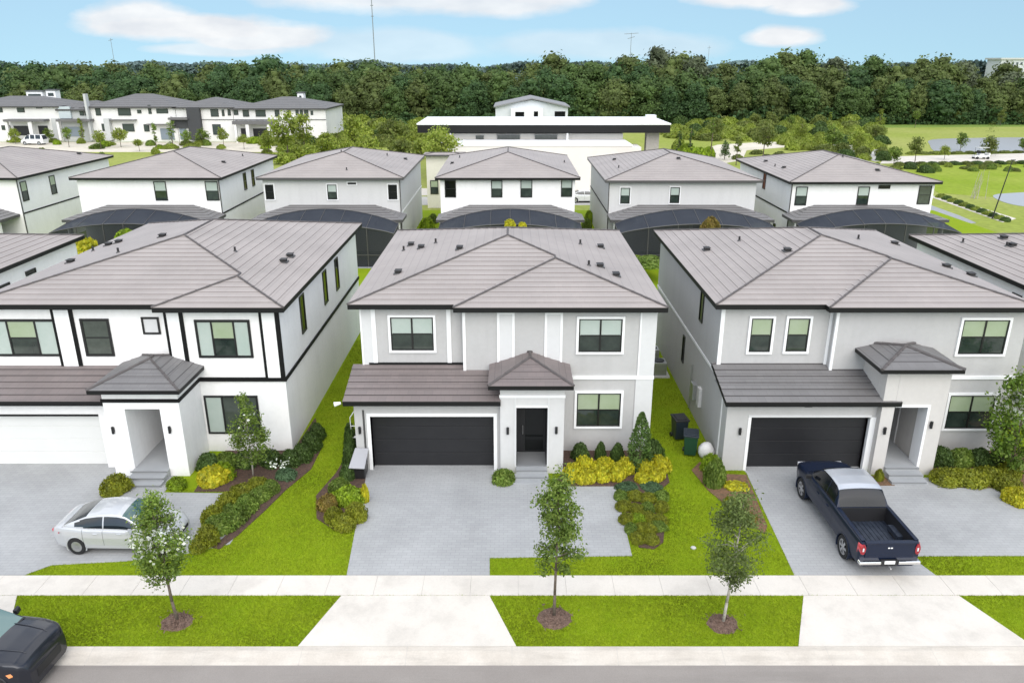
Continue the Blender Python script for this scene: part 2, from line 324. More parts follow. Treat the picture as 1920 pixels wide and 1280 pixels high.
# mulch beds
BEDS = [
 ('bed_left_entry', [(-12.5, 28.4), (-12.45, 26.5), (-9.35, 26.5), (-9.9, 24.3), (-10.4, 22.8), (-10.1, 22.7), (-9.75, 23.5), (-9.25, 25.2), (-8.9, 26.6), (-8.3, 28.3), (-8.3, 30.2), (-8.9, 32.0), (-9.3, 33.2), (-9.48, 29.9), (-12.4, 29.9)], MULCH),
 ('bed_left_entry_small', [(-15.3, 27.2), (-14.1, 27.2), (-14.0, 28.3), (-15.2, 28.4)], MULCH),
 ('bed_garage_corner', [(-5.95, 27.9), (-5.6, 24.2), (-6.3, 23.8), (-7.2, 24.6), (-7.6, 26.2), (-7.2, 28.0), (-7.0, 30.5), (-6.35, 31), (-6.35, 28.2)], MULCH),
 ('bed_hedge', [(1.5, 26.95), (2.1, 28.0), (2.1, 29.9), (5.9, 29.9), (6.4, 28.6), (6.3, 27.2), (5.7, 26.5), (5.55, 24.2), (5.3, 23.1), (4.9, 22.7), (4.4, 22.8), (4.13, 26.9)], MULCH),
 ('bed_driveway', [(8.45, 27.9), (7.9, 28.9), (7.4, 28.2), (7.7, 26.6), (8.5, 24.6), (9.0, 23.6), (9.25, 24.1), (9.55, 27.8)], MULCHR),
 ('bed_right_entry', [(17.05, 27.7), (17.25, 26.85), (19.2, 26.8), (21.0, 25.6), (22.3, 24.2), (24, 24.2), (24, 29.9), (17.6, 29.9), (17.3, 28.0)], MULCHR),
 ('bed_pillar', [(14.6, 27.75), (14.4, 26.95), (15.2, 26.95), (15.15, 27.75)], MULCHR)]
for n, pts, mt in BEDS:
    m = MB(); m.slab(pts, 0, .03, mt); tag(m.build('mulch_bed'), kind='structure')

# ------------------------------------------------------------------ roofs
def clipz(poly, z, keep_above):
    out = []; n = len(poly)
    for i in range(n):
        a, b = poly[i], poly[(i+1) % n]
        da, db = (a[2]-z, b[2]-z) if keep_above else (z-a[2], z-b[2])
        if da >= -1e-9: out.append(a)
        if (da > 1e-9 and db < -1e-9) or (da < -1e-9 and db > 1e-9):
            t = da/(da-db); out.append(tuple(a[k]+(b[k]-a[k])*t for k in range(3)))
    return out
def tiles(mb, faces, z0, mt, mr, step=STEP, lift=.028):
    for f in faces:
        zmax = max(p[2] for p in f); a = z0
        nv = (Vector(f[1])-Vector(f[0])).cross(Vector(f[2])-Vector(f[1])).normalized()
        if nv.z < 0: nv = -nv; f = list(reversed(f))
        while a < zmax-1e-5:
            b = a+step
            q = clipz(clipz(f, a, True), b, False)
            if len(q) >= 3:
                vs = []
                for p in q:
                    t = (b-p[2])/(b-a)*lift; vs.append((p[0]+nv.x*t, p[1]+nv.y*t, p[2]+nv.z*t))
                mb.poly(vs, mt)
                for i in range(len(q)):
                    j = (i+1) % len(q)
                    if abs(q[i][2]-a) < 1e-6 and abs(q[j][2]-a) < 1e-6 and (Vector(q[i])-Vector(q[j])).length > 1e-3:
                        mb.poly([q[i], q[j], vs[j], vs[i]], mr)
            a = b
def hip(x0, x1, y0, y1, ze, s=SL, bump=None):
    """faces and hip lines of a hip roof; bump=(xa, b): the right part of the front steps forward by b"""
    w, d = x1-x0, y1-y0; h = min(w, d)/2; zr = ze+s*h
    if w <= d: P1, P2 = ((x0+x1)/2, y0+h, zr), ((x0+x1)/2, y1-h, zr)
    else: P1, P2 = (x0+h, (y0+y1)/2, zr), (x1-h, (y0+y1)/2, zr)
    A, E, F = (x0, y0, ze), (x1, y1, ze), (x0, y1, ze)
    if bump and w <= d:
        xa, b = bump; xm = (xa+x1)/2; r = (x1-xa)/2; zm = ze+s*r; ym = y0-b+r
        B, C, D, Mm, Mp = (xa, y0, ze), (xa, y0-b, ze), (x1, y0-b, ze), (xm, ym, zm), (xm, ym+b, zm)
        faces = [[A, B, Mp, P1], [B, C, Mm, Mp], [C, D, Mm], [D, E, P2, P1, Mp, Mm], [E, F, P2], [F, A, P1, P2]]
        lines = [(A, P1), (C, Mm), (D, Mm), (Mm, Mp), (Mp, P1), (P1, P2), (E, P2), (F, P2)]; out = [A, B, C, D, E, F]
    else:
        D = (x1, y0, ze)
        if w <= d: faces = [[A, D, P1], [D, E, P2, P1], [E, F, P2], [F, A, P1, P2]]; lines = [(A, P1), (D, P1), (P1, P2), (E, P2), (F, P2)]
        else: faces = [[A, D, P2, P1], [D, E, P2], [E, F, P1, P2], [F, A, P1]]; lines = [(A, P1), (D, P2), (P1, P2), (E, P2), (F, P1)]
        out = [A, D, E, F]
    return faces, lines, [(p[0], p[1]) for p in out]
def make_roof(root, x0, x1, y0, y1, ze, s=SL, bump=None, mt=None, mr=None, fasc=None, fh=.20, name='roof', cap=.045, ncap=True, step=None, lift=.019):
    mt = mt or ROOF; mr = mr or RISER; fasc = fasc or FASC
    faces, lines, out = hip(x0, x1, y0, y1, ze, s, bump)
    mb = MB(); tiles(mb, faces, ze, mt, mr, step or STEP, lift); r = mb.build(name, root)
    f = MB(); f.slab([(x, y) for x, y in out], ze-fh, ze-.012, fasc); f.build('fascia', r)
    if ncap:
        c = MB()
        for a, b in lines:
            a, b = Vector(a)+Vector((0, 0, .03)), Vector(b)+Vector((0, 0, .03)); n = max(1, int((b-a).length/.42))
            if (b-a).length < .3: continue
            for i in range(n): c.tube(a+(b-a)*(i/n), a+(b-a)*((i+1.04)/n), cap*1.12, cap*.9, CAP, 6, True)
        c.build('ridge_cap', r)
    return r
def vents(roof, x0, x1, y0, y1, ze, pix, s=SL):
    """black roof vents where the lines of sight through the photo's vents meet the roof"""
    for k in pix:
        px, py, kind = k; d = ray(px, py); t = 5; ok = None
        while t < 140:
            p = Vector((0, 0, CH))+d*t
            if x0 < p.x < x1 and y0 < p.y < y1 and p.z <= ze+s*min(p.x-x0, x1-p.x, p.y-y0, y1-p.y): ok = p; break
            t += .02
        if ok is None: continue
        m = MB()
        if kind == 'hood':
            m.box(ok.x-.13, ok.x+.13, ok.y-.16, ok.y+.16, ok.z-.08, ok.z+.13, VENTM); m.box(ok.x-.16, ok.x+.16, ok.y-.2, ok.y+.2, ok.z+.13, ok.z+.16, VENTM)
            m.box(ok.x-.2, ok.x+.2, ok.y-.24, ok.y+.24, ok.z-.12, ok.z+.035, FASCG)
            m.build('roof_vent', roof, bevel=.02)
        else:
            m.tube((ok.x, ok.y, ok.z-.1), (ok.x, ok.y, ok.z+.24), .05, .05, VENTM, 10); m.tube((ok.x, ok.y, ok.z-.02), (ok.x, ok.y, ok.z+.06), .12, .07, FASCG, 10)
            m.build('vent_pipe', roof)
# ------------------------------------------------------------------ walls and windows
def fbox(m, face, c, u0, u1, z0, z1, n0, n1, mt):
    if face == 'front': m.box(u0, u1, c-n1, c-n0, z0, z1, mt)
    elif face == 'back': m.box(u0, u1, c+n0, c+n1, z0, z1, mt)
    elif face == 'right': m.box(c+n0, c+n1, u0, u1, z0, z1, mt)
    else: m.box(c-n1, c-n0, u0, u1, z0, z1, mt)
def window(root, face, c, u0, u1, z0, z1, cols=2, style='half', trim=TRIM, shade=None, fr=.05, tw=.10, bar=True, split=.5):
    """styles: half = shade over the upper half, dark = plain dark glass, triple = pale curtains either side"""
    f = MB(); shade = shade or SHADE_G
    for a, b, p, q in ((u0, u1, z0, z0+fr), (u0, u1, z1-fr, z1), (u0, u0+fr, z0+fr, z1-fr), (u1-fr, u1, z0+fr, z1-fr)): fbox(f, face, c, a, b, p, q, 0, .055, FRAME)
    W = u1-u0; zm = z0+(z1-z0)*split; mull = [u0+W*i/cols for i in range(1, cols)]
    if style == 'triple': mull = [u0+W*.30, u0+W*.70]
    for x in mull: fbox(f, face, c, x-.035, x+.035, z0+fr, z1-fr, 0, .05, FRAME)
    if bar:
        if style == 'triple': fbox(f, face, c, mull[0]+.035, mull[1]-.035, zm-.025, zm+.025, 0, .046, FRAME)
        else:
            xs = [u0+fr]+mull+[u1-fr]
            for a, b in zip(xs[:-1], xs[1:]): fbox(f, face, c, a+.03, b-.03, zm-.022, zm+.022, 0, .046, FRAME)
    fo = f.build('window', root)
    p = MB(); q = MB()
    if style == 'half': fbox(q, face, c, u0+.02, u1-.02, zm, z1-.02, .004, .022, shade); fbox(p, face, c, u0+.02, u1-.02, z0+.02, zm, .004, .020, GLASS)
    elif style == 'triple':
        fbox(q, face, c, u0+.02, mull[0], z0+.02, z1-.02, .004, .022, SHADE_W); fbox(q, face, c, mull[1], u1-.02, z0+.02, z1-.02, .004, .022, SHADE_W)
        fbox(q, face, c, mull[0], mull[1], zm, z1-.02, .004, .022, shade); fbox(p, face, c, mull[0], mull[1], z0+.02, zm, .004, .020, GLASS)
    elif style == 'left':   # curtain on the left third, the rest green-dark
        fbox(q, face, c, u0+.02, u0+W*.33, z0+.02, z1-.02, .004, .022, SHADE_W); fbox(p, face, c, u0+W*.33, u1-.02, z0+.02, z1-.02, .004, .020, INTER)
    elif style == 'inter': fbox(p, face, c, u0+.02, u1-.02, z0+.02, z1-.02, .004, .020, INTER)
    else: fbox(p, face, c, u0+.02, u1-.02, z0+.02, z1-.02, .004, .020, GLASSB)
    if p.v: p.build('pane', fo)
    if q.v: q.build('window_shade', fo)
    if trim:
        t = MB()
        for a, b, s_, e in ((u0-tw, u1+tw, z0-tw, z0), (u0-tw, u1+tw, z1, z1+tw), (u0-tw, u0, z0, z1), (u1, u1+tw, z0, z1)): fbox(t, face, c, a, b, s_, e, 0, .075, trim)
        t.build('window_surround', fo)
    return fo
def pwin(root, Y, px0, py0, px1, py1, **k):
    """window seen between photo pixels on the front-facing wall plane at Y"""
    xa, za = P(px0, (py0+py1)/2, Y); xb, _ = P(px1, (py0+py1)/2, Y); _, z1 = P(px0, py0, Y); _, z0 = P(px0, py1, Y)
    return window(root, 'front', Y, xa, xb, z0, z1, **k)
def outline(m, x0, x1, z0, z1, Y, w_, mt, n=.03, inner=None, bottom=False):
    m.box(x0, x0+w_, Y-n, Y, z0, z1, mt); m.box(x1-w_, x1, Y-n, Y, z0, z1, mt); m.box(x0+w_, x1-w_, Y-n, Y, z1-w_, z1, mt)
    if bottom: m.box(x0+w_, x1-w_, Y-n, Y, z0, z0+w_, mt)
    if inner: m.box(x0+w_, x1-w_, Y-n*.5, Y, z0, z1-w_, inner)
def sconce(root, x, Y, z):
    m = MB(); m.tube((x, Y-.07, z-.15), (x, Y-.07, z+.15), .055, .055, BLK, 10); m.box(x-.05, x+.05, Y-.03, Y, z-.08, z+.08, BLK); m.build('wall_lamp', root, bevel=.01)
def garage_door(root, x0, x1, z1, Y, mt):
    m = MB(); n = 4
    for i in range(n):
        a, b = z1*i/n+.02, z1*(i+1)/n; m.box(x0, x1, Y, Y+.05, a+.006, b-.006, mt)
    m.box(x0, x1, Y+.02, Y+.06, .02, z1, mt)
    d = m.build('garage_door', root, bevel=.006)
def shed_roof(root, x0, x1, ye, yw, ze, s, mt, mr, lside=True, cutx=None):
    zt = ze+s*(yw-ye)
    f = [(x0, ye, ze), (x1, ye, ze), (x1, yw, zt), (x0, yw, zt)]
    st = .43*math.sin(math.atan(s)); mb = MB(); tiles(mb, [f], ze, mt, mr, st, .03)
    r = mb.build('garage_roof', root)
    k = MB(); k.add([(x0, ye, ze-.18), (x1, ye, ze-.18), (x1, yw, zt-.18), (x0, yw, zt-.18), (x0, ye, ze-.01), (x1, ye, ze-.01), (x1, yw, zt-.01), (x0, yw, zt-.01)],
                    [(0, 1, 5, 4), (1, 2, 6, 5), (3, 0, 4, 7), (0, 3, 2, 1)], FASC); k.build('fascia', r)
    return r
def garage_walls(m, x0, x1, y0, yd, yb, d0, d1, zd, zt, mt, tm, recess=.0):
    """front wall at y0 round a door opening (d0..d1, zd); the door stands back at yd"""
    m.box(x0, d0, y0, yb, 0, zt, mt); m.box(d1, x1, y0, yb, 0, zt, mt); m.box(d0, d1, y0, yb, zd, zt, mt)

# ================================================================== centre house
def centre_house():
    H = thing('house', 'light grey house with black garage door, standing in the middle of the front row', 'house', (-.2, 30, 0), 'houses facing the street')
    x0, x1, YL, YR, YB, ZT = -6.25, 5.88, 30.3, 29.9, 44.1, 6.45
    m = MB()
    m.box(x0, -1.98, YL, YB, 0, ZT, GREY)
    m.box(-1.98, .17, YR, YB, 0, ZT, GREY); m.box(1.42, x1, YR, YB, 0, ZT, GREY)
    m.box(.17, 1.42, YR, YB, 3.0, ZT, GREY); m.box(.17, 1.42, 31.4, YB, 0, 3.0, GREY)
    m.box(-6.35, -5.72, 28.27, YL, 0, 3.12, GREY); m.box(-.74, -.47, 28.27, YR, 0, 3.12, GREY); m.box(-5.72, -.74, 28.27, 28.9, 2.42, 3.12, GREY)
    m.box(-6.349, -5.72, YL-.02, YL+2.3, 0, 3.1, GREY)
    m.build('wall', H)
    d = MB(); d.box(-.47, .17, 27.97, YR, 0, 3.85, GREYL); d.box(1.42, 2.08, 27.97, YR, 0, 3.85, GREYL); d.box(.17, 1.42, 27.97, 28.3, 2.95, 3.85, GREYL); d.box(.17, 1.42, 28.3, 29.9, 2.96, 3.2, GREYL)
    d.box(-.5, 2.11, 27.93, 27.97, 3.38, 3.50, TRIM); d.box(.1, .17, 27.94, 27.97, .3, 3.38, TRIMG); d.box(1.42, 1.49, 27.94, 27.97, .3, 3.38, TRIMG); d.box(.17, 1.42, 27.94, 27.97, 2.95, 3.03, TRIM)
    d.build('entry_porch', H)
    fl = MB(); fl.box(.17, 1.42, 27.6, 31.4, 0, .30, PORCH); fl.box(.2, 1.39, 28.0, 29.1, .30, .34, STEPM); fl.box(.1, 1.46, 27.3, 27.6, 0, .20, PORCH); fl.box(.05, 1.5, 27.05, 27.3, 0, .08, PORCH)  # includes a darker sheet on the porch floor, painting the recess shade
    fl.box(.17, 1.42, 27.58, 27.60, .30, .345, STEPM); fl.box(.1, 1.46, 27.28, 27.3, .16, .205, STEPM)
    fl.build('entry_step', H)
    dr = MB(); dr.box(.18, 1.41, 29.2, 29.3, .34, 2.94, DARK); dr.box(.55, 1.30, 29.17, 29.2, .42, 2.6, GLASSB); dr.box(.17, .20, 28.1, 29.2, .34, 2.95, DARK); dr.box(1.39, 1.42, 28.1, 29.2, .34, 2.95, DARK)  # black side linings stand for the shade inside the entry
    fd = dr.build('front_door', H); k = MB(); k.tube((.45, 29.14, 1.2), (.45, 29.14, 1.6), .018, .018, METAL); k.build('door_handle', fd)
    # trim
    t = MB()
    def px(a, y, Y): return P(a, y, Y)[0]
    zb = P(0, 672, YL)[1]
    t.box(px(838, 630, YL), px(846, 630, YL), YL-.05, YL, 3.7, 6.4, TRIM)
    t.box(px(698, 630, YL), px(706, 630, YL), YL-.05, YL, 3.8, 6.4, TRIM); t.box(x0-.02, px(698, 630, YL), YL-.03, YL, 3.8, 6.4, TRIMG); t.box(x0-.02, x0+.05, YL-.05, YL-.03, 3.8, 6.4, TRIM)
    t.box(-2.02, -1.90, YR-.05, YR+.05, 3.7, 6.4, TRIM)
    for a, b in ((932, 965), (1021, 1055)): outline(t, px(a, 620, YR), px(b, 620, YR), 3.85, 6.32, YR, .10, TRIM, .05, TRIMG)
    t.box(px(1198, 640, YR), x1+.02, YR-.05, YR, 3.52, 6.4, TRIMG); t.box(px(1198, 640, YR), px(1201, 640, YR), YR-.055, YR-.05, 3.52, 6.4, TRIM)
    t.box(px(1196, 640, YR), x1+.02, YR-.05, YR, 0, 3.38, TRIMG)
    t.box(2.3, x1+.04, YR-.07, YR, 3.38, 3.52, TRIM)
    t.box(-6.0, -2.0, YL-.06, YL, 3.86, 3.96, FASC)
    t.box(-5.86, -5.72, 28.24, 28.62, 0, 2.42, TRIM); t.box(-.74, -.6, 28.24, 28.62, 0, 2.42, TRIM); t.box(-5.86, -.6, 28.24, 28.62, 2.42, 2.56, TRIM)
    t.box(-6.02, -5.94, 28.255, 28.27, 0, 2.7, FASCG)
    t.box(-3.2, -2.85, 28.25, 28.27, 2.90, 2.98, FASCG)
    t.box(x1, x1+.03, YR, YB, 3.38, 3.52, TRIM)
    t.build('wall_trim', H)
    garage_door(H, -5.72, -.74, 2.42, 28.6, GDOOR)
    gr = shed_roof(H, -6.68, -.45, 27.85, YR+.4, 3.24, .26, ROOFD, RISERD)
    lp = MB(); lp.tube((-6.75, 27.85, 3.2), (-7.0, 27.8, 3.16), .05, .1, TRIM); lp.build('floodlight', H)
    pr = make_roof(H, -.93, 2.40, 27.58, 31.5, 4.02, .34, None, ROOFD, RISERD, FASC, .16, 'porch_roof', .05, step=.14)
    kn = MB(); kn.tube((.735, 29.3, 4.5), (.735, 29.3, 4.78), .07, .05, CAP); kn.build('finial', pr)
    pwin(H, YL, 733, 594, 813, 656, shade=SHADE_W); pwin(H, YR, 1085, 597, 1166, 659, shade=SHADE_W); pwin(H, YR, 1081, 736, 1163, 798)
    for a, b, Y in ((675, 805, 28.27), (952, 806, 27.97), (1043, 805, 27.97)): q = P(a, b, Y); sconce(H, q[0], Y, q[1])
    for yy in (34, 38.5): window(H, 'right', x1, yy, yy+.7, 4.9, 6.0, cols=1, style='dark', trim=None, bar=False)
    r = make_roof(H, -6.65, 6.23, 29.85, 44.5, 6.62, SL, (-2.35, .42))
    vents(r, -6.65, 6.23, 29.85, 44.5, 6.62, [(771, 460, 'hood'), (790, 465, 'hood'), (862, 467, 'hood'), (747, 512, 'hood'), (817, 456, 'pipe'), (757, 470, 'pipe'), (1126, 464, 'hood'), (1125, 500, 'hood'), (1155, 517, 'hood'), (1104, 498, 'pipe'), (1088, 458, 'pipe')])
    return H
def left_house():
    H = thing('house', 'white house with black trim strips and a white garage door beside the silver car', 'house', (-15.6, 30, 0), 'houses facing the street')
    x0, x1, YL, YR, YB, ZT = -22.0, -9.48, 30.3, 29.9, 46.2, 6.45
    m = MB(); xs = P(315, 640, YR)[0]
    yq = 27.75; c1 = P(243, 820, yq)[0]; c2 = P(308, 820, yq)[0]
    m.box(x0, c1-.05, YL, YB, 0, ZT, WHITE); m.box(c1-.05, xs, YL, YB, 3.2, ZT, WHITE); m.box(c1-.05, c2+.05, 32.55, YB, 0, 3.2, WHITE); m.box(c2+.05, x1, YR, YB, 0, 3.2, WHITE)
    e0, e1 = -15.95, -14.25   # entry recess
    m.box(xs, x1, YR, YB, 3.2, ZT, WHITE)
    gx1 = -16.75
    m.box(gx1-.0, c1-.06, 28.45, YL+.1, 0, 3.1, WHITE)
    m.box(-22, gx1, 28.45, 29.2, 2.35, 3.12, WHITE)
    m.build('wall', H)
    d = MB(); yp = 27.75
    c0 = P(205, 820, yp)[0]; c1 = P(243, 820, yp)[0]; c2 = P(308, 820, yp)[0]; c3 = P(345, 820, yp)[0]
    d.box(c0, c1, yp, 29.6, 0, 3.75, WHITE); d.box(c2, c3, yp, 29.88, 0, 3.75, WHITE); d.box(c1, c2, yp, yp+.45, 2.98, 3.75, WHITE)
    d.box(c1, c2, yp+.45, 31.5, 2.99, 3.2, WHITE); d.box(c1-.05, c1, 29.6, 32.5, 0, 3.0, WHITE); d.box(c2, c2+.05, 29.88, 32.5, 0, 3, WHITE)
    d.box(c0-.05, c3+.06, yp-.05, yp, 3.28, 3.42, BLACKT); d.box(c3, c3+.05, yp, 29.9, 3.28, 3.42, BLACKT)
    d.build('entry_porch', H)
    fl = MB(); fl.box(c1-.02, c2+.02, 27.5, 32.6, 0, .36, PORCH); fl.box(c1-.05, c2, 27.15, 27.5, 0, .24, PORCH); fl.box(c1-.1, c2, 26.8, 27.15, 0, .12, PORCH)
    for yy, zz in ((27.48, .36), (27.13, .24), (26.78, .12)): fl.box(c1-.08, c2+.0, yy, yy+.018, zz-.05, zz+.004, STEPM)
    fl.build('entry_step', H)
    dr = MB(); dr.box(c1, c2, 32.45, 32.55, .36, 2.98, DARK); fd = dr.build('front_door', H)
    t = MB()
    def px(a, y, Y): return P(a, y, Y)[0]
    def strip(a, b, Y, z0=3.75, z1=6.4):
        xa, xb = px(a, 640, Y), px(b, 640, Y); t.box(xa, xb, Y-.05, Y, z0, z1, TRIM); t.box(xa-.11, xa, Y-.06, Y, z0, z1, BLACKT); t.box(xb, xb+.16, Y-.06, Y, z0, z1, BLACKT); t.box(xa, xb, Y-.056, Y, z1-.12, z1, BLACKT)
    strip(112, 140, YL); strip(320, 343, YR)
    xa, xb = px(496, 640, YR), x1-.16; t.box(xa, xb, YR-.05, YR, 3.45, 6.3, TRIM); t.box(xa-.11, xa, YR-.06, YR, 3.45, 6.4, BLACKT); t.box(xb, x1+.02, YR-.06, YR+.02, 3.35, 6.4, BLACKT); t.box(xa, xb, YR-.056, YR, 6.28, 6.4, BLACKT)
    t.box(c3+.05, x1+.06, YR-.07, YR, 3.28, 3.45, BLACKT); t.box(x1, x1+.06, YR, YB, 3.29, 3.44, BLACKT)
    t.box(-22, gx1, 28.42, 28.45, 2.35, 2.43, BLACKT)
    t.build('wall_trim', H)
    garage_door(H, -22.0, gx1, 2.35, 28.72, GDOORW)
    shed_roof(H, -22.2, px(190, 750, 27.9), 27.95, 30.4, 3.20, .26, ROOFD, RISERD)
    cx0, cx1 = px(160, 728, 27.3), px(334, 728, 27.3)
    make_roof(H, cx0, cx1, 27.3, 31.2, 3.95, .36, None, ROOFG, RISERD, FASC, .15, 'porch_roof', .05, step=.14)
    pwin(H, YL, -20, 598, 110, 667, style='triple', trim=None, fr=.10); pwin(H, YL, 156, 597, 210, 667, cols=1, style='inter', trim=None, fr=.10); pwin(H, YL, 267, 594, 300, 626, cols=1, style='half', split=.02, bar=False, trim=None, shade=TRIMG, fr=.08)
    pwin(H, YR, 369, 599, 472, 670, style='triple', trim=None, fr=.10); pwin(H, YR, 387, 741, 487, 812, cols=3, style='left', trim=None, fr=.08, bar=False)
    for a, b, Y in ((213, 805, yp), (319, 804, yp)): q = P(a, b, Y); sconce(H, q[0], Y, q[1])
    q = P(363, 728, YR); k = MB(); k.tube((q[0], YR-.06, q[1]), (q[0], YR, q[1]), .09, .09, BLK, 12); k.build('wall_vent', H)
    for px_, a, b in ((567, 553, 622), (609, 508, 568), (631, 485, 542)):
        d_ = ray(px_, (a+b)/2); tt = x1/d_.x; yy = d_.y*tt; zz = CH+d_.z*tt; dd = depth(yy, zz); hh = (b-a)*dd/FPX/math.cos(R(18))/2
        window(H, 'right', x1, yy-.38, yy+.38, zz-hh, zz+hh, cols=1, style='dark', trim=None, bar=False, fr=.07)
    r = make_roof(H, -22.05, -9.12, 29.85, 46.6, 6.62, SL, (P(285, 577, 29.5)[0], .42))
    vents(r, -22.05, -9.12, 29.85, 46.6, 6.62, [(133, 492, 'hood'), (204, 460, 'hood'), (223, 455, 'hood'), (305, 444, 'hood'), (532, 491, 'hood'), (544, 481, 'hood'), (175, 471, 'pipe'), (222, 474, 'pipe'), (441, 472, 'pipe')])
    return H
def right_house():
    H = thing('house', 'light grey house with black garage door right behind the navy pickup truck', 'house', (14.8, 30, 0), 'houses facing the street')
    x0, x1, YL, YR, YB, ZT = 8.62, 21.0, 30.3, 29.9, 44.1, 6.45
    m = MB(); xs = P(1562, 640, YR)[0]; yp = 27.85
    m.box(x0, xs, YL, YB, 0, ZT, GREY)
    e0, e1 = 14.98, 16.45
    m.box(xs, x1, YR, YB, 3.2, ZT, GREY); m.box(e1, x1, YR, YB, 0, 3.2, GREY); m.box(xs, e1, 32.5, YB, 0, 3.2, GREY); m.box(xs, e0, YR, 32.5, 0, 3.2, GREY)
    m.box(x0, 9.62, 28.2, YL, 0, 3.12, GREY); m.box(9.62, 14.4, 28.2, 28.9, 2.42, 3.12, GREY); m.box(14.4, 14.62, 28.35, 32, 0, 3.1, GREY); m.box(14.4, 15.05, 28.2, 28.35, 2.42, 3.12, GREY)
    m.build('wall', H)
    d = MB()
    d.box(14.62, 15.12, yp, 28.5, 0, 3.1, BEIGE)
    d.box(14.62, 15.12, yp+.01, 28.49, 3.1, 4.68, BEIGE); d.box(15.12, 16.5, yp, 28.45, 3.02, 4.68, BEIGE); d.box(16.5, 17.12, yp, YR, 0, 4.68, BEIGE); d.box(15.12, 16.5, 28.45, YR, 3.03, 3.3, BEIGE)
    d.box(14.62, 15.12, 28.5, YR, 3.0, 4.66, BEIGE)
    d.box(16.42, 16.52, yp-.03, 28.5, .36, 3.12, TRIM); d.box(15.12, 16.42, yp-.03, 28.4, 3.02, 3.12, TRIM); d.box(14.44, 14.64, 28.16, 28.34, 0, 2.42, TRIM)
    d.build('entry_porch', H)
    fl = MB(); fl.box(15.12, 16.48, 27.7, 32.5, 0, .4, PORCH); fl.box(15.12, 16.50, 27.35, 27.7, 0, .27, PORCH); fl.box(15.1, 16.52, 27.0, 27.35, 0, .14, PORCH)
    for yy, zz in ((27.68, .4), (27.33, .27), (26.98, .14)): fl.box(15.12, 16.46, yy, yy+.018, zz-.05, zz+.004, STEPM)
    fl.build('entry_step', H)
    dr = MB(); dr.box(15.0, 16.5, 32.4, 32.5, .4, 3, DARK); dr.box(14.98, 15.04, 29.9, 32.4, .4, 3, DARK); dr.build('front_door', H)
    t = MB()
    def px(a, y, Y): return P(a, y, Y)[0]
    t.box(x0-.02, x0+.14, YL-.05, YL, 3.85, 6.4, TRIM); t.box(px(1549, 640, YL), px(1555, 640, YL), YL-.05, YL, 3.7, 6.4, TRIM); t.box(xs-.02, xs+.10, YR-.05, YR+.05, 3.7, 6.4, TRIM)
    t.box(17.12, x1, YR-.07, YR, 3.38, 3.52, TRIM); t.box(x0-.03, x0, 29.6, YB, 3.38, 3.50, TRIM); t.box(x0-.03, x0, 28.9, 29.0, 0, 3.38, TRIM)
    t.box(9.50, 9.62, 28.17, 28.6, 0, 2.42, TRIM); t.box(14.4, 14.44, 28.17, 28.6, 0, 2.42, TRIM); t.box(9.5, 14.44, 28.17, 28.6, 2.42, 2.52, TRIMG)
    t.box(11.7, 12.0, 28.18, 28.2, 2.86, 2.94, FASCG)
    t.build('wall_trim', H)
    garage_door(H, 9.62, 14.4, 2.42, 28.5, GDOOR)
    shed_roof(H, 8.42, 15.35, 27.78, 30.4, 3.24, .26, ROOFG, RISERD)
    make_roof(H, 14.15, 17.35, 27.45, 30.70, 4.74, .25, None, ROOFG, RISERD, FASC, .15, 'porch_roof', .06, step=.14)
    pwin(H, YL, 1406, 596, 1446, 659, cols=1); pwin(H, YL, 1475, 596, 1515, 658, cols=1)
    pwin(H, YR, 1800, 599, 1886, 663); pwin(H, YR, 1775, 740, 1860, 802)
    for a, b, Y in ((1387, 807, 28.2), (1658, 806, yp), (1745, 795, yp)): q = P(a, b, Y); sconce(H, q[0], Y, q[1])
    window(H, 'left', x0, 33.2, 33.8, 4.7, 6.2, cols=1, style='dark', trim=None, bar=False)
    window(H, 'left', x0, 36.2, 36.6, 1.6, 3.0, cols=1, style='dark', trim=None, bar=False)
    dp = MB(); dp.tube((x0-.06, 34.2, .1), (x0-.06, 34.2, 2.3), .035, .035, METAL); dp.build('conduit', H); dp = MB(); dp.box(x0-.18, x0, 33.2, 33.7, .9, 1.7, METAL); dp.build('electric_meter', H, bevel=.01); dp = MB(); dp.box(x0-.14, x0, 32.2, 32.6, 1.0, 1.9, GREYL); dp.build('meter_box', H, bevel=.01)
    r = make_roof(H, 8.25, 21.15, 29.85, 44.5, 6.62, SL, (P(1555, 577, 29.5)[0], .42))
    vents(r, 8.25, 21.15, 29.85, 44.5, 6.62, [(1325, 469, 'hood'), (1476, 471, 'hood'), (1677, 458, 'hood'), (1774, 501, 'hood'), (1820, 517, 'hood'), (1609, 449, 'pipe'), (1386, 452, 'pipe')])
    return H
def side_house(name_label, x0, x1, group, y0=29.9, ext=()):
    H = thing('house', name_label, 'house', ((x0+x1)/2, 30, 0), group)
    m = MB(); m.box(x0, x1, y0, 44.1, 0, 6.2, WHITE); m.build('wall', H)
    r = make_roof(H, x0-.37, x1+.37, y0-.45, 44.5, 6.35, SL)
    return H, r
centre_house(); left_house(); right_house()
HL, rl = side_house('white house at the left edge showing only a roof corner and side wall', -37.5, -25.3, 'houses facing the street')
for u0, u1, a, b in ((39.0, 39.9, 5.35, 5.6), (36.6, 37.6, 5.2, 5.45)): window(HL, 'right', -25.3, u0, u1, a, b, cols=1, style='dark', trim=None, bar=False, fr=.03)
HR, rr = side_house('white house at the right edge, grey roof cut off by the frame', 23.5, 36, 'houses facing the street')
vents(rr, 23.13, 36.4, 29.45, 44.5, 6.35, [(1882, 447, 'hood'), (1898, 461, 'hood'), (1805, 455, 'pipe'), (1887, 462, 'pipe')])
window(HR, 'left', 23.5, 34.2, 34.9, 4.9, 5.7, cols=1, style='dark', trim=None, bar=False)

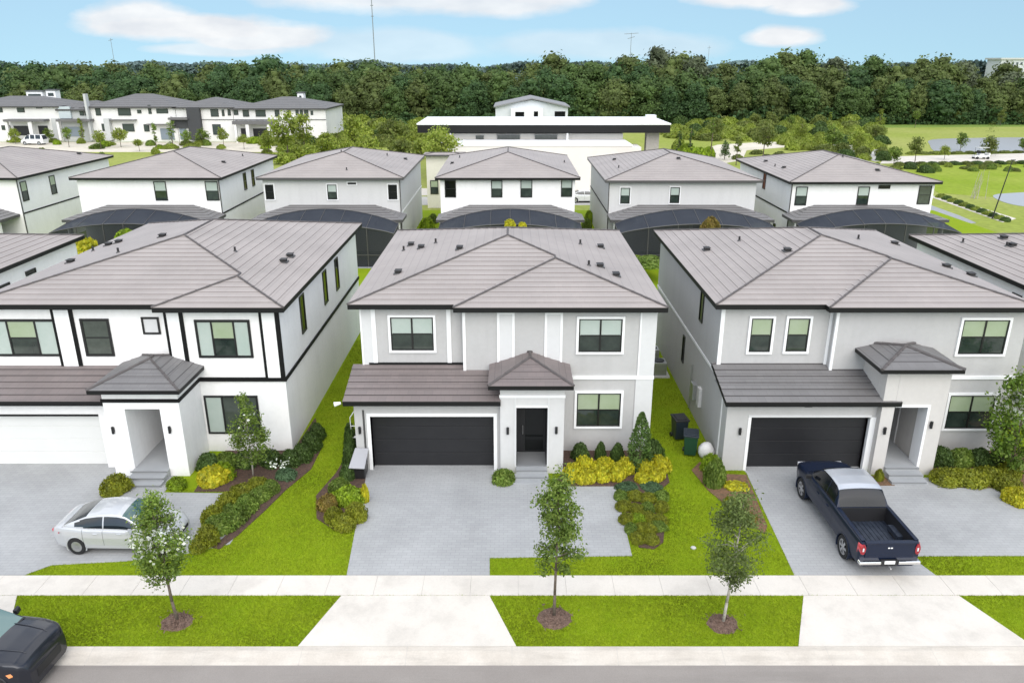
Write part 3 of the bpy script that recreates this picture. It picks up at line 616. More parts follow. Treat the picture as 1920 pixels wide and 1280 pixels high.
# ================================================================== back row
def lanai(root, x0, x1, yw, front, dep=2.7):
    ze, zt = 3.35, 3.35+.3*dep; ye = yw-dep
    f = [[(x0, ye, ze), (x1, ye, ze), (x1-dep, yw, zt), (x0+dep, yw, zt)], [(x0, yw, ze), (x0, ye, ze), (x0+dep, yw, zt)], [(x1, ye, ze), (x1, yw, ze), (x1-dep, yw, zt)]]
    mb = MB(); tiles(mb, f, ze, ROOFG, RISERD, .13); pr = mb.build('patio_roof', root)
    fa = MB(); fa.box(x0, x1, ye, yw, ze-.2, ze-.012, FASCG); fa.build('fascia', pr)
    po = MB()
    for x in (x0+.3, (x0+x1)/2-.2, x1-.6): po.box(x, x+.3, ye+.1, ye+.4, 0, ze-.2, WHITE)
    po.build('patio_post', root)
    # screened pool cage: barrel vaulted top, upright mesh walls
    yf = front; a, b = x0+.35, x1-.35; n = 22; zs, cr = 3.05, 1.25
    top = MB(); fr = MB(); fw = MB()
    pts = []
    for i in range(n+1):
        t = i/n; pts.append((a+(b-a)*t, zs+cr*(math.sin(math.pi*t)**.8)))
    fz = lambda z: zs-.25+(z-zs)*.62
    for (xa, za), (xb, zb) in zip(pts[:-1], pts[1:]):
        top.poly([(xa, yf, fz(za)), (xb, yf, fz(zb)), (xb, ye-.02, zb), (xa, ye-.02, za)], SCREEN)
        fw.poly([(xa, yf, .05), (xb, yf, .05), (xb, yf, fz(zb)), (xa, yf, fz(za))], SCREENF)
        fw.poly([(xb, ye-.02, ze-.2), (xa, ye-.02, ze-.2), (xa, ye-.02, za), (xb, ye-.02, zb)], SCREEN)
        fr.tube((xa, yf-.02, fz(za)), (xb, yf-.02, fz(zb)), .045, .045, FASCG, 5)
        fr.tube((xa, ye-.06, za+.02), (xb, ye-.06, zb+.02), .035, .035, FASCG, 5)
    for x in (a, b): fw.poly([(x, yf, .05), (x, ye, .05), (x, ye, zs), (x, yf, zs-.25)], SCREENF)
    for i in (0, 4, 8, 11, 14, 18, n):
        x, z = pts[i]; fr.box(x-.035, x+.035, yf-.04, yf+.03, 0, fz(z), FASCG); fr.tube((x, yf, fz(z)+.02), (x, ye, z+.02), .025, .025, FASCG, 5)
    fr.box(a, b, yf-.035, yf+.02, 1.0, 1.07, FASCG)
    c = top.build('pool_cage', root); fw.build('screen_wall', c); fr.build('cage_frame', c)
    dk = MB(); dk.box(a-.3, b+.3, yf-.3, yw, 0, .05, PALE2); dk.build('patio_slab', root)
PALE2 = mat('patio_pavers', (.30, .31, .32), .8, noise=(.8, .8, (.25, .26, .27)))
def back_house(label, x0, x1, wallm, wins, roofy=17.0, ze=6.55, lan=None, side=None, yb=67.35, vent=(), trimw=None):
    H = thing('house', label, 'house', ((x0+x1)/2, yb, 0), 'houses of the row behind')
    m = MB(); m.box(x0+.4, x1-.4, yb, yb+roofy-.9, 0, ze-.1, wallm); m.build('wall', H)
    for a, b, c_, d, st in wins:
        pwin(H, yb, a, b, c_, d, cols=1, style=st, trim=trimw, fr=.07, shade=SHADE_W, tw=.08)
    r = make_roof(H, x0, x1, yb-.45, yb+roofy-.45, ze, SL*1.04, None, ROOF, ROOF, FASC if wallm is WHITE else FASCG, .2, lift=.016)
    if vent: vents(r, x0, x1, yb-.45, yb+roofy-.45, ze, vent, SL*1.04)
    t = MB(); c = MB()
    if side == 'right': t.box(x1-.4, x1-.36, yb, yb+roofy-.9, 3.35, 3.47, BLACKT if wallm is WHITE else TRIM); t.box(x1-.42, x1-.34, yb-.04, yb+.04, 0, ze-.2, FASCG)
    if side == 'left': t.box(x0+.36, x0+.4, yb, yb+roofy-.9, 3.35, 3.47, BLACKT); t.box(x0+.34, x0+.42, yb-.04, yb+.04, 0, ze-.2, FASCG)
    if t.v: t.build('wall_trim', H)
    if lan: lanai(H, lan[0], lan[1], yb, lan[2])
    return H
HA = back_house('white house at the far left of the back row with two tall side windows', -55.5, -42.3, WHITE, [], side='right', lan=(-55, -43.0, 62))
for a, b, c_, d in ((38, 340, 53, 377), (93, 330, 105, 363)):
    X = -42.7; dd = ray((a+c_)/2, (b+d)/2); t_ = X/dd.x; yy = dd.y*t_; zz = CH+dd.z*t_; window(HA, 'right', X, yy-.45, yy+.45, zz-.85, zz+.85, cols=1, style='half', trim=None, fr=.07)
vents(HA.children[1], -55.5, -42.3, 66.9, 83.9, 6.55, [(148, 289, 'hood'), (164, 286, 'hood')], SL*1.04)
HB = back_house('white house in the back row whose rear has two windows over a grey pool cage', -37.9, -24.9, WHITE, [(290, 340, 313, 376, 'half'), (386, 340, 410, 376, 'half')], side='right', lan=(-37.9, -25.0, 62.0), vent=[(419, 305, 'hood'), (455, 293, 'pipe'), (190, 312, 'hood')])
for px_, a, b in ((459, 323, 357), (474, 317, 350)):
    X = -25.3; dd = ray(px_, (a+b)/2); t_ = X/dd.x; yy = dd.y*t_; zz = CH+dd.z*t_; window(HB, 'right', X, yy-.4, yy+.4, zz-.8, zz+.8, cols=1, style='dark', trim=None, fr=.07)
back_house('light grey back row house with three rear windows and a high slot window', -21.9, -9.3, GREYL, [(498, 346, 514, 374, 'dark'), (614, 346, 632, 374, 'half'), (728, 346, 745, 374, 'dark'), (652, 342, 668, 346, 'dark')], side='right', lan=(-22.0, -9.2, 61.8), vent=[(650, 319, 'pipe'), (726, 292, 'pipe'), (760, 299, 'hood'), (640, 286, 'pipe')], trimw=TRIM)
back_house('white house in the back row with four rear windows above a grey pool cage', -6.6, 5.85, WHITE, [(834, 338, 855, 370, 'dark'), (921, 338, 942, 370, 'half'), (976, 337, 998, 370, 'half'), (1052, 336, 1073, 369, 'half')], lan=(-6.4, 6.1, 61.8), vent=[(848, 307, 'hood'), (862, 296, 'pipe'), (1058, 305, 'pipe')])
back_house('light grey back row house with two rear windows, right of the four-window one', 8.0, 21.5, GREYL, [(1163, 352, 1181, 382, 'half'), (1256, 351, 1274, 381, 'half')], ze=6.32, side='left', lan=(8.3, 22.1, 61.8), vent=[(1272, 298, 'hood'), (1152, 300, 'hood'), (1160, 315, 'pipe')], trimw=TRIM)
HF = back_house('white house at the right end of the back row beside the lawn', 23.8, 36.9, WHITE, [(1491, 350, 1513, 385, 'half'), (1607, 350, 1629, 384, 'half'), (1647, 347, 1669, 354, 'dark'), (1721, 348, 1745, 383, 'inter')], ze=6.2, side='left', lan=(23.6, 36.8, 62), vent=[(1580, 295, 'pipe'), (1645, 320, 'hood'), (1436, 303, 'hood'), (1453, 312, 'pipe'), (1470, 315, 'hood')])
window(HF, 'left', 24.2, 74.5, 75.3, 4.4, 5.9, cols=1, style='dark', trim=None, fr=.07); window(HF, 'left', 24.2, 70.4, 71.0, .4, 1.9, cols=1, style='dark', trim=None, fr=.07)
# ================================================================== plants
rng = np.random.default_rng(11)
def leaves(centers, size, r, flat=0.0, aspect=.55, nrm=None, jit=.55):
    """one rhombic leaf per centre, random orientation -> verts, faces"""
    n = len(centers); a = r.normal(size=(n, 3)); a[:, 2] *= (1-flat); a /= np.linalg.norm(a, axis=1)[:, None]+1e-9
    if nrm is not None:
        q = nrm/(np.linalg.norm(nrm, axis=1)[:, None]+1e-9)+r.normal(size=(n, 3))*jit+np.array([0, 0, .25]); a = np.cross(q, r.normal(size=(n, 3))); a /= np.linalg.norm(a, axis=1)[:, None]+1e-9; b = np.cross(q, a)
    else: b = np.cross(a, r.normal(size=(n, 3)))
    b /= np.linalg.norm(b, axis=1)[:, None]+1e-9
    s = (size*r.uniform(.6, 1.3, n))[:, None]
    v = np.stack([centers-a*s, centers+b*s*aspect, centers+a*s, centers-b*s*aspect], 1).reshape(-1, 3)
    return v, np.arange(n*4).reshape(-1, 4)
def trunk_mesh(name, parent, pts, r0, r1, mt, limbs=(), n=7):
    m = MB(); k = len(pts)-1
    for i in range(k):
        ra, rb = r0+(r1-r0)*i/k, r0+(r1-r0)*(i+1)/k; m.tube(pts[i], pts[i+1], ra, rb, mt, n)
    for a, b, r in limbs:
        a, b = Vector(a), Vector(b); mid = a.lerp(b, .5)+Vector((0, 0, .06*(b-a).length)); m.tube(a, mid, r, r*.65, mt, 5); m.tube(mid, b, r*.65, r*.25, mt, 5)
    return m.build(name, parent, smooth=True)
def crown_points(env, n_clump, per, spread, r, zr):
    """clumps inside the envelope env(t) -> (radius) for t in 0..1 over z range zr"""
    cs = []
    while len(cs) < n_clump:
        t = r.uniform(0, 1); rad = env(t)
        if r.uniform() > rad/ max(env(x) for x in np.linspace(0, 1, 9))*1.0+.15: continue
        q = math.sqrt(r.uniform(.12, 1.0))*rad; an = r.uniform(0, 2*math.pi); cs.append((q*math.cos(an), q*math.sin(an), zr[0]+t*(zr[1]-zr[0])))
    cs = np.array(cs); m = r.integers(int(per*.5), int(per*1.5), n_clump)
    pts = np.concatenate([c+np.clip(r.normal(size=(k, 3)), -1.9, 1.9)*spread*r.uniform(.6, 1.25)*np.array([1, 1, .75]) for c, k in zip(cs, m)])
    crown_points.n = pts-np.repeat(cs, m, axis=0)*np.array([1, 1, 1])+np.repeat(cs, m, axis=0)*np.array([.12, .12, 0])
    return cs, pts
def make_tree(name, label, cat, loc, h, cz0, rad, shape, leafm, size, nclump, per, spread, seed, bark=None, group=None, r0=.05, lean=(0, 0), blossom=0):
    T = thing(name, label, cat, loc, group); r = np.random.default_rng(seed); x0, y0, z0 = loc
    cs, pts = crown_points(lambda t: shape(t)*rad, nclump, per, spread, r, (cz0+spread, h-spread*.7))
    nr_ = crown_points.n
    cs = cs+np.array([lean[0], lean[1], 0])*(cs[:, 2:3]/h); pts = pts+np.array([lean[0], lean[1], 0])*(pts[:, 2:3]/h)
    tp = [(x0+lean[0]*k/5+r.uniform(-.02, .02)*min(h, 4)/4, y0+lean[1]*k/5+r.uniform(-.02, .02), z0+h*.86*k/5) for k in range(6)]
    limbs = []
    for c in cs[::max(1, nclump//26)]:
        zz = max(cz0*.85, c[2]-.35*math.hypot(c[0], c[1])-.1); f = zz/h; limbs.append(((x0+lean[0]*f, y0+lean[1]*f, z0+zz), (x0+c[0], y0+c[1], z0+c[2]), r0*.38))
    trunk_mesh('trunk', T, tp, r0, r0*.35, bark or BARK, limbs)
    v, f = leaves(pts, size, r, .25, .55, nr_, .8); npmesh('crown', v, f, leafm, T)
    if blossom:
        pk = pts[(pts[:, 2] > h*.60) & (pts[:, 2] < h*.80)]; pk = pk[r.choice(len(pk), min(len(pk), blossom), replace=False)]
        v, f = leaves(pk+r.normal(size=pk.shape)*.03, size*1.15, r, .2, .9); npmesh('blossom', v, f, LF_WHITE, T)
    return T
mulch_ring = []
def ring(cx, cy, rx, label):
    m = MB(); n = 22; pts = [(cx+rx*math.cos(a)*(1+.10*rnd.uniform(-1, 1)), cy+rx*.95*math.sin(a)*(1+.10*rnd.uniform(-1, 1))) for a in [i*2*math.pi/n for i in range(n)]]
    vs = [(cx, cy, .10)]+[(cx+(x-cx)*.6, cy+(y-cy)*.6, .075) for x, y in pts]+[(x, y, .0) for x, y in pts]
    m.add(vs, [(0, 1+i, 1+(i+1) % n) for i in range(n)]+[(1+i, 1+n+i, 1+n+(i+1) % n, 1+(i+1) % n) for i in range(n)], MULCHP)
    o = m.build('mulch_ring', None, smooth=True); tag(o, kind='structure'); mulch_ring.append([(x, y) for x, y in pts])
    c = np.column_stack([cx+rng.normal(size=420)*rx*.42, cy+rng.normal(size=420)*rx*.42, rng.uniform(.04, .11, 420)])
    v, f = leaves(c, .055, rng, .6, .3); o2 = npmesh('bark_chips', v, f, MULCHP, None); tag(o2, kind='stuff')
MULCHP = mat('mulch_pale', (.21, .135, .10), .95, noise=(20, 1, (.11, .07, .055)), bump=(40, 1), fine=(60, .3))
t1, t2, t3 = g(332, 1165), g(1040, 1158), g(1355, 1168)
for q, rr_ in ((t1, .46), (t2, .52), (t3, .47)): ring(q[0], q[1]-.02, rr_, '')
make_tree('street_tree', 'young street tree with white blossom in its round crown, in front of the silver car', 'tree', (t1[0], t1[1], 0), 4.4, 1.55, .68, lambda t: (.35+.75*math.sin(math.pi*min(1, (t*.9+.13)))**1.2)*(.95 if t < .5 else .72), LF_MID, .046, 85, 92, .14, 3, group=None, lean=(-.15, 0), blossom=620)
make_tree('street_tree', 'young street tree with a dark green ragged crown in front of the centre house', 'tree', (t2[0], t2[1], 0), 5.05, 1.75, .70, lambda t: .95 if t < .3 else (.72 if t < .55 else (.85 if t < .75 else .5*(1-t)/.25+.15)), LF_MID, .05, 64, 100, .15, 5, lean=(.03, 0))
make_tree('street_tree', 'young street tree with a wide thin grey-green crown, nearest the blue pickup', 'tree', (t3[0], t3[1], 0), 4.45, 1.5, .85, lambda t: .95*math.sin(math.pi*(t*.82+.13))+.06, leafmat('leaf_greygreen', (.085, .12, .03), (.12, .165, .04), (.18, .22, .07), .35), .044, 80, 80, .16, 8, lean=(.22, 0), bark=BARKP)
q = g(475, 892); make_tree('garden_tree', 'small pale-stemmed tree in front of the ground floor window of the white house', 'tree', (q[0], q[1], 0), 3.7, .8, .66, lambda t: (1.0 if t < .45 else 1.45*(1-t))*.95+.08, LF_MID, .055, 70, 48, .15, 12, bark=BARKP, r0=.035, blossom=18)
make_tree('garden_tree', 'leafy tree cut off by the right edge beside the lower window of the pickup house', 'tree', (20.3, 27.9, 0), 4.7, .5, 1.15, lambda t: .9*math.sin(math.pi*(t*.8+.15))+.12, leafmat('leaf_fresh', (.07, .13, .015), (.12, .20, .02), (.20, .28, .05), .3), .075, 105, 52, .19, 14, r0=.06, blossom=110)
# unit bushes: prototypes, then copies
PROTO = {}
def bush_proto(kind, leafm, size, n, seed, lump=.2, stemmy=False):
    r = np.random.default_rng(seed); d = r.normal(size=(n, 3)); d[:, 2] = np.abs(d[:, 2])*1.0; d /= np.linalg.norm(d, axis=1)[:, None]
    k = r.normal(size=(9, 3)); k[:, 2] = np.abs(k[:, 2]); k /= np.linalg.norm(k, axis=1)[:, None]
    k = k*np.array([1, 1, .8]); rad = 1-lump+lump*1.5*np.max(np.exp(-7*(1-d@k.T)), 1)*r.uniform(.8, 1.1, n); rad *= r.uniform(.60, 1.08, n)**.6
    p = d*rad[:, None]; p[:, 2] = p[:, 2]*.92+.04
    if stemmy: p[:, 2] *= r.uniform(.7, 1.15, n)
    v, f = leaves(p, size, r, 0, .55, p, .75)
    # inner twig mass so that no light passes straight through
    th = np.linspace(0, 2*np.pi, 13)[:-1]; rows = [(.74, .0), (.70, .30), (.52, .52), (.25, .66)]
    vv = np.array([[a*math.cos(t)*(1+.12*math.sin(3*t)), a*math.sin(t)*(1+.12*math.cos(2*t)), z] for a, z in rows for t in th]+[[0, 0, .68]]); b = len(v)
    ff = [[b+i*12+j, b+i*12+(j+1) % 12, b+(i+1)*12+(j+1) % 12, b+(i+1)*12+j] for i in range(3) for j in range(12)]+[[b+36+j, b+36+(j+1) % 12, b+48, b+48] for j in range(12)]
    f = np.concatenate([f, np.array(ff)[:36]]); v = np.concatenate([v, vv])
    o = npmesh(kind, v, f, leafm); PROTO[kind] = o.data; bpy.data.objects.remove(o)
for k, lm, s_, n_, lu in (('yellow', LF_YEL, .12, 2300, .3), ('lime', LF_LIME, .09, 2200, .25), ('olive', LF_OLIVE, .075, 2600, .22), ('green', LF_MID, .085, 2400, .22), ('dark', LF_DARK, .085, 2400, .25), ('rust', LF_RUST, .09, 1800, .28), ('blue', LF_BLUE, .085, 2200, .2), ('scrub', LF_SCR, .10, 1500, .3), ('scrub_olive', LF_SCR2, .10, 1500, .3)):
    bush_proto(k, lm, s_, n_, hash_ := sum(map(ord, k)), lu)
BN = {'yellow': 'hedge_bush', 'lime': 'lime_shrub', 'olive': 'olive_shrub', 'green': 'green_shrub', 'dark': 'dark_shrub', 'rust': 'russet_shrub', 'blue': 'blue_green_shrub', 'scrub': 'wild_shrub', 'scrub_olive': 'wild_shrub'}
def bush(kind, x, y, rx, ry, h, label, group=None, z=0, cat='shrub'):
    o = bpy.data.objects.new(BN[kind], PROTO[kind]); col.objects.link(o); o.location = (x, y, z); o.scale = (rx, ry, h); o.rotation_euler = (0, 0, rnd.uniform(0, 6.28) if abs(rx-ry) < .2 else rnd.choice((0, math.pi)))
    return tag(o, label, cat, group)
def pbush(kind, px, pyb, wpx, hpx, label, group=None, dy=0, ryf=.9):
    x, y = g(px, pyb); d = depth(y, 0); rx = wpx/2*d/FPX; ry = rx*ryf; rx *= 1.08; h = max(.25, (hpx*d/FPX-ry*.62)/.82); return bush(kind, x, y+ry+dy, rx, ry, h, label, group)
# yellow hedge by the entry of the centre house
HG = 'yellow bushes of the hedge beside the centre entry'
ORD = ('first', 'second', 'third', 'fourth', 'fifth', 'sixth', 'seventh', 'eighth', 'ninth', 'tenth', 'eleventh', 'twelfth')
YH = ((1074, 908, 38, 46), (1098, 898, 44, 50), (1100, 912, 40, 40), (1128, 908, 46, 44), (1134, 893, 42, 42), (1160, 905, 44, 44), (1176, 892, 40, 40), (1212, 895, 40, 40), (1240, 890, 44, 42), (1232, 908, 40, 36), (1208, 912, 34, 30))
for i, (a, b, c_, d) in enumerate(YH):
    fr_ = b > 900; pbush('yellow', a, b, c_, d, ORD[sorted(x_[0] for x_ in YH if (x_[1] > 900) == fr_).index(a)]+' bright yellow bush from the entry column, '+('front' if fr_ else 'back')+' row of the hedge', HG)
for a, b, c_, d, l in ((1090, 868, 34, 44, 'small dark upright shrub under the centre house window, nearest the entry'), (1126, 866, 22, 44, 'thin dark shrub between two others under the centre house window'), (1158, 868, 26, 44, 'dark shrub left of the conical evergreen under the centre window'), (1228, 868, 40, 52, 'dark green shrub at the right corner of the centre house')):
    pbush('dark', a, b, c_, d, l)
for a, b, c_, d in ((1178, 925, 46, 16), (1222, 925, 48, 16)): pbush('blue', a, b, c_, d, 'low blue-green plant at the top of the brown-green bed beside the grey driveway pad', 'low blue-green plants behind the olive bed')
k = 0
for row, (yy, xa, xb) in enumerate(((945, 1162, 1246), (965, 1168, 1246), (985, 1174, 1244), (1004, 1182, 1240), (1024, 1194, 1226))):
    nn = 4 if row < 4 else 2
    for i in range(nn):
        pbush(('olive' if (i+row) % 3 else ('green' if row != 2 else 'lime')), xa+4+(xb-xa-8)*i/(nn-1), yy+rnd.uniform(-3, 3), 35, 27, ('low '+('olive' if (i+row) % 3 else ('green' if row != 2 else 'lime'))+' shrub, '+ORD[i]+' from the left in row '+('one', 'two', 'three', 'four', 'five')[row]+' below the blue-green plants'), 'low shrubs of the bed beside the pad')
pbush('green', 946, 914, 46, 40, 'round clipped green ball shrub at the end of the centre garage wall', ryf=1)
q = g(1198, 880); CY = thing('conical_evergreen', 'conical green evergreen at the right corner of the centre house', 'evergreen', (q[0], q[1], 0)); r_ = np.random.default_rng(5)
t_ = r_.uniform(0, 1, 4200); a_ = r_.uniform(0, 6.28, 4200); rd_ = .48*np.clip(np.where(t_ < .3, .75+t_, 1.05*(1-t_)**.55*1.15), .05, 1)*r_.uniform(.75, 1.05, 4200)*(1+.15*np.sin(a_*3+t_*12))
v_, f_ = leaves(np.column_stack([rd_*np.cos(a_), rd_*np.sin(a_), .1+t_*2.5]), .05, r_); npmesh('foliage', v_, f_, leafmat('leaf_cypress', (.05, .10, .02), (.075, .14, .025), (.13, .20, .05), .2, 3), CY)
m = MB(); m.tube((q[0], q[1], 0), (q[0], q[1], 2.2), .05, .015, BARK); m.build('trunk', CY)
# left house beds
GL = 'dark shrubs along the white house'
for a, b, c_, d in ((385, 888, 48, 44), (420, 884, 46, 42), (455, 882, 46, 42), (500, 880, 50, 44), (540, 880, 46, 44), (562, 872, 44, 48), (580, 852, 42, 50), (592, 830, 34, 44)):
    pbush('dark' if a != 420 else 'green', a, b, c_, d, ORD[(385, 420, 455, 500, 540, 562, 580, 592).index(a)]+' dark shrub from the white entry along the foot of the white house wall', GL)
pbush('yellow', 392, 920, 62, 56, 'yellow-green bush between the white entry pillar and the mulch').scale.z *= .95
pbush('lime', 415, 905, 40, 46, 'lime bush behind the yellow one near the white entry pillar'); pbush('lime', 325, 922, 40, 32, 'small lime bush at the foot of the right-hand white entry pillar')
pbush('blue', 530, 905, 44, 30, 'low blue-green plant with white flowers in the mulch by the white house')
v_, f_ = leaves(np.column_stack([rng.normal(g(530, 893)[0], .25, 40), rng.normal(g(530, 893)[1]-.0, .2, 40), rng.uniform(.5, .72, 40)]), .05, rng, .2, .9); o = npmesh('white_flowers', v_, f_, LF_WHITE); tag(o, 'white flowers on the low blue-green plant by the white house', 'flowers', kind='stuff')
pbush('olive', 208, 935, 58, 52, 'square olive-green shrub beside the steps of the white house', ryf=.8)
GE = 'shrubs of the long bed edging the left lawn'
for i, (a, b, c_, d) in enumerate(((382, 1030, 54, 50), (402, 1012, 60, 52), (394, 990, 50, 48), (428, 990, 60, 48), (420, 965, 54, 46), (452, 968, 56, 44), (448, 945, 54, 42), (482, 948, 48, 40), (476, 928, 50, 36), (505, 930, 42, 34), (366, 1040, 40, 34))):
    pbush(('olive', 'green', 'olive', 'green')[i % 4], a, b, c_, d, ORD[i]+' shrub up from the sidewalk end of the long bed beside the left driveway', GE)
# bed at the corner of the centre garage
pbush('lime', 650, 955, 60, 50, 'bright lime bush in the bed left of the centre garage')
pbush('rust', 612, 965, 46, 44, 'russet bush at the left of the bed beside the centre driveway'); pbush('olive', 640, 1000, 52, 40, 'olive bush at the lower end of the bed left of the centre driveway'); pbush('olive', 665, 985, 44, 50, 'olive bush touching the left edge of the centre driveway'); pbush('olive', 622, 985, 40, 38, 'olive bush between the russet bush and the lowest one'); pbush('green', 632, 935, 44, 44, 'green bush behind the lime bush left of the centre garage'); pbush('yellow', 684, 945, 18, 44, 'narrow yellow-green bush beside the grey lidded bin').scale.x *= .8
pbush('dark', 655, 880, 30, 60, 'tall dark shrub beside the left wall of the centre garage'); pbush('dark', 656, 845, 26, 60, 'dark shrub standing behind the garage corner of the centre house'); pbush('dark', 650, 905, 34, 40, 'dark shrub behind the grey lidded bin')
# between the centre and right house
pbush('green', 1345, 920, 48, 66, 'tall fresh green bush at the left front corner of the pickup house').scale.z *= 1.05
pbush('lime', 1338, 893, 40, 50, 'lime green bush between the white sack and the pickup house corner')
pbush('yellow', 1388, 925, 46, 24, 'pale yellow-leaved plant in the rust coloured bed beside the right driveway'); pbush('rust', 1410, 985, 34, 26, 'low russet plant at the lower end of the bed by the right driveway'); pbush('olive', 1375, 955, 32, 26, 'low olive plant in the middle of the bed by the right driveway')
pbush('olive', 1650, 905, 18, 30, 'thin little plant at the foot of the pillar behind the pickup')
GR = 'dark bushes under the right window'
for a, b, c_, d in ((1775, 880, 50, 50), (1812, 882, 50, 48), (1848, 882, 46, 48), (1880, 884, 44, 46)): pbush('dark' if a != 1812 else 'green', a, b, c_, d, ORD[(1775, 1812, 1848, 1880).index(a)]+' dark green bush from the steps under the lower window of the pickup house', GR)
GO = 'olive shrubs in the bed right of the steps'
for a, b, c_, d in ((1790, 918, 66, 44), (1830, 920, 68, 46), (1868, 916, 60, 46), (1900, 930, 56, 46), (1918, 955, 50, 46), (1905, 905, 50, 44)): pbush('olive' if a != 1918 else 'yellow', a, b, c_, d, ORD[(1790, 1830, 1868, 1900, 1918, 1905).index(a)]+' olive shrub from the steps in the bed edging the right driveway', GO)
# shrubs seen between the back row houses
for a, b, c_, d, kk, l in ((800, 440, 34, 40, 'lime', 'lime bush between two back row houses left of the four-window white one'), (812, 420, 24, 24, 'green', 'green bush beside the left end of the four-window house'), (1102, 435, 24, 30, 'green', 'green bush between the four-window house and the grey one right of it'), (1105, 420, 20, 30, 'lime', 'lime bush right of the four-window white house')): pbush(kk, a, b, c_, d, l)
def cagebush(kind, px, py, Y, r, h, label): x, z = P(px, py, Y); bush(kind, x, Y, r, r, h, label, z=max(0, z-h*.95))
cagebush('yellow', 956, 408, 60.8, .55, 1.0, 'yellow plant in front of the middle pool cage'); cagebush('yellow', 979, 414, 60.8, .35, .6, 'small yellow plant right of the larger one at the middle pool cage')
cagebush('rust', 1333, 400, 60.6, .8, 1.6, 'round orange-topped shrub in front of the pool cage right of centre')
cagebush('yellow', 155, 440, 60, 1.3, 2.2, 'yellow bush beside the pool cage of the left back row house'); cagebush('lime', 232, 424, 60.5, .8, 1.4, 'lime bush beside the white post of the left pool cage'); cagebush('lime', 1190, 478, 60.0, 1.2, .7, 'low lime hedge in front of the cage right of the centre roof'); cagebush('green', 1215, 478, 58, 1.6, .8, 'low green bush in the yard behind the centre house')

# ------------------------------------------------------------------ grass blades on the near lawns
def inside(pts, poly):
    x, y = pts[:, 0], pts[:, 1]; c = np.zeros(len(pts), bool); n = len(poly); j = n-1
    for i in range(n):
        xi, yi = poly[i]; xj, yj = poly[j]
        c ^= ((yi > y) != (yj > y)) & (x < (xj-xi)*(y-yi)/((yj-yi) or 1e-9)+xi); j = i
    return c
def bx(a, b, c_, d): return [(a, c_), (b, c_), (b, d), (a, d)]
BLOCK = [A1, A2, A3, D1, D2, D3, bx(-60, 60, 20.24, 21.24), bx(-6.36, 5.9, 28.27, 46), bx(-23, -9.47, 28.4, 47), bx(8.6, 21.1, 28.2, 46), bx(-.5, 2.1, 27.9, 30), bx(14.5, 17.5, 27.8, 30), bx(-16.2, -12.3, 26.7, 30)]+[b[1] for b in BEDS]+mulch_ring
def blades(name, x0, x1, y0, y1, dens, h, seed):
    r = np.random.default_rng(seed); n = int((x1-x0)*(y1-y0)*dens); p = np.column_stack([r.uniform(x0, x1, n), r.uniform(y0, y1, n)]); k = np.ones(n, bool)
    for b in BLOCK: k &= ~inside(p, b)
    k &= np.abs(p[:, 0]) < (p[:, 1]*CC+CH*SS)*.70+.5
    p = p[k]; n = len(p); a = r.uniform(0, 6.28, n); w_ = .011; hh = h*r.uniform(.6, 1.3, n); dx, dy = np.cos(a)*w_, np.sin(a)*w_; l = r.normal(size=(n, 2))*.018
    v = np.stack([np.column_stack([p[:, 0]-dx, p[:, 1]-dy, np.zeros(n)]), np.column_stack([p[:, 0]+dx, p[:, 1]+dy, np.zeros(n)]), np.column_stack([p[:, 0]+l[:, 0], p[:, 1]+l[:, 1], hh])], 1).reshape(-1, 3)
    o = npmesh(name, v, np.arange(n*3).reshape(-1, 3), GRASSB); return tag(o, kind='stuff')
blades('lawn_grass', -19, 19, 17.99, 20.24, 1500, .045, 1); blades('lawn_grass', -18, 22, 21.26, 30, 1100, .05, 2); blades('lawn_grass', -9.4, -6.3, 30, 44, 500, .055, 3); blades('lawn_grass', 5.9, 8.6, 30, 44, 500, .055, 4)

# ================================================================== small things by the houses
def bin_(loc, rz, body, lid, label, tilt=0):
    T = thing('wheeled_bin', label, 'bin', (0, 0, 0)); m = MB()
    b = [(-.24, -.26, 0.08), (.24, -.26, .08), (.24, .26, .08), (-.24, .26, .08), (-.29, -.36, .98), (.29, -.36, .98), (.29, .36, .98), (-.29, .36, .98)]
    m.add(b, [(3, 2, 1, 0), (0, 1, 5, 4), (1, 2, 6, 5), (2, 3, 7, 6), (3, 0, 4, 7), (4, 5, 6, 7)], body); m.build('bin_body', T, bevel=.03)
    l = MB(); l.box(-.32, .32, -.40, .40, .98, 1.05, lid); l.box(-.22, .22, -.3, .3, 1.05, 1.08, lid); l.build('lid', T, bevel=.02)
    for s in (-1, 1): w_ = MB(); w_.tube((s*.24, .27, .1), (s*.30, .27, .1), .10, .10, BLK, 12); w_.build('wheel', T)
    h = MB(); h.tube((-.26, .42, .94), (.26, .42, .94), .018, .018, BLK); h.build('handle', T)
    T.location = loc; T.rotation_euler = (tilt, 0, rz); return T
BING = mat('bin_green', (.012, .05, .028), .4); BINB = mat('bin_navy', (.016, .024, .035), .35); GREYP = mat('plastic_grey', (.36, .36, .38), .5); SACK = mat('sack_white', (.72, .71, .70), .6, noise=(8, .6, (.55, .54, .53)), bump=(9, .8))
bin_((7.62, 29.6, 0), R(-12), BING, BINB, 'dark green wheeled bin with navy lid standing nearest, left of the white sack'); bin_((7.45, 31.1, 0), R(8), BINB, BLK, 'dark wheeled bin standing behind the green one beside the pickup house')
S = MB(); n = 14; rows = [(.0, .22), (.12, .34), (.34, .37), (.55, .32), (.68, .22), (.76, .12)]
vs = [((rr_*math.cos(a)*(1+.10*math.sin(3*a+z*9))), rr_*math.sin(a)*(1+.10*math.cos(2*a+z*7)), z*.95) for z, rr_ in rows for a in [i*2*math.pi/n for i in range(n)]]+[(0, 0, .73), (0, 0, 0)]
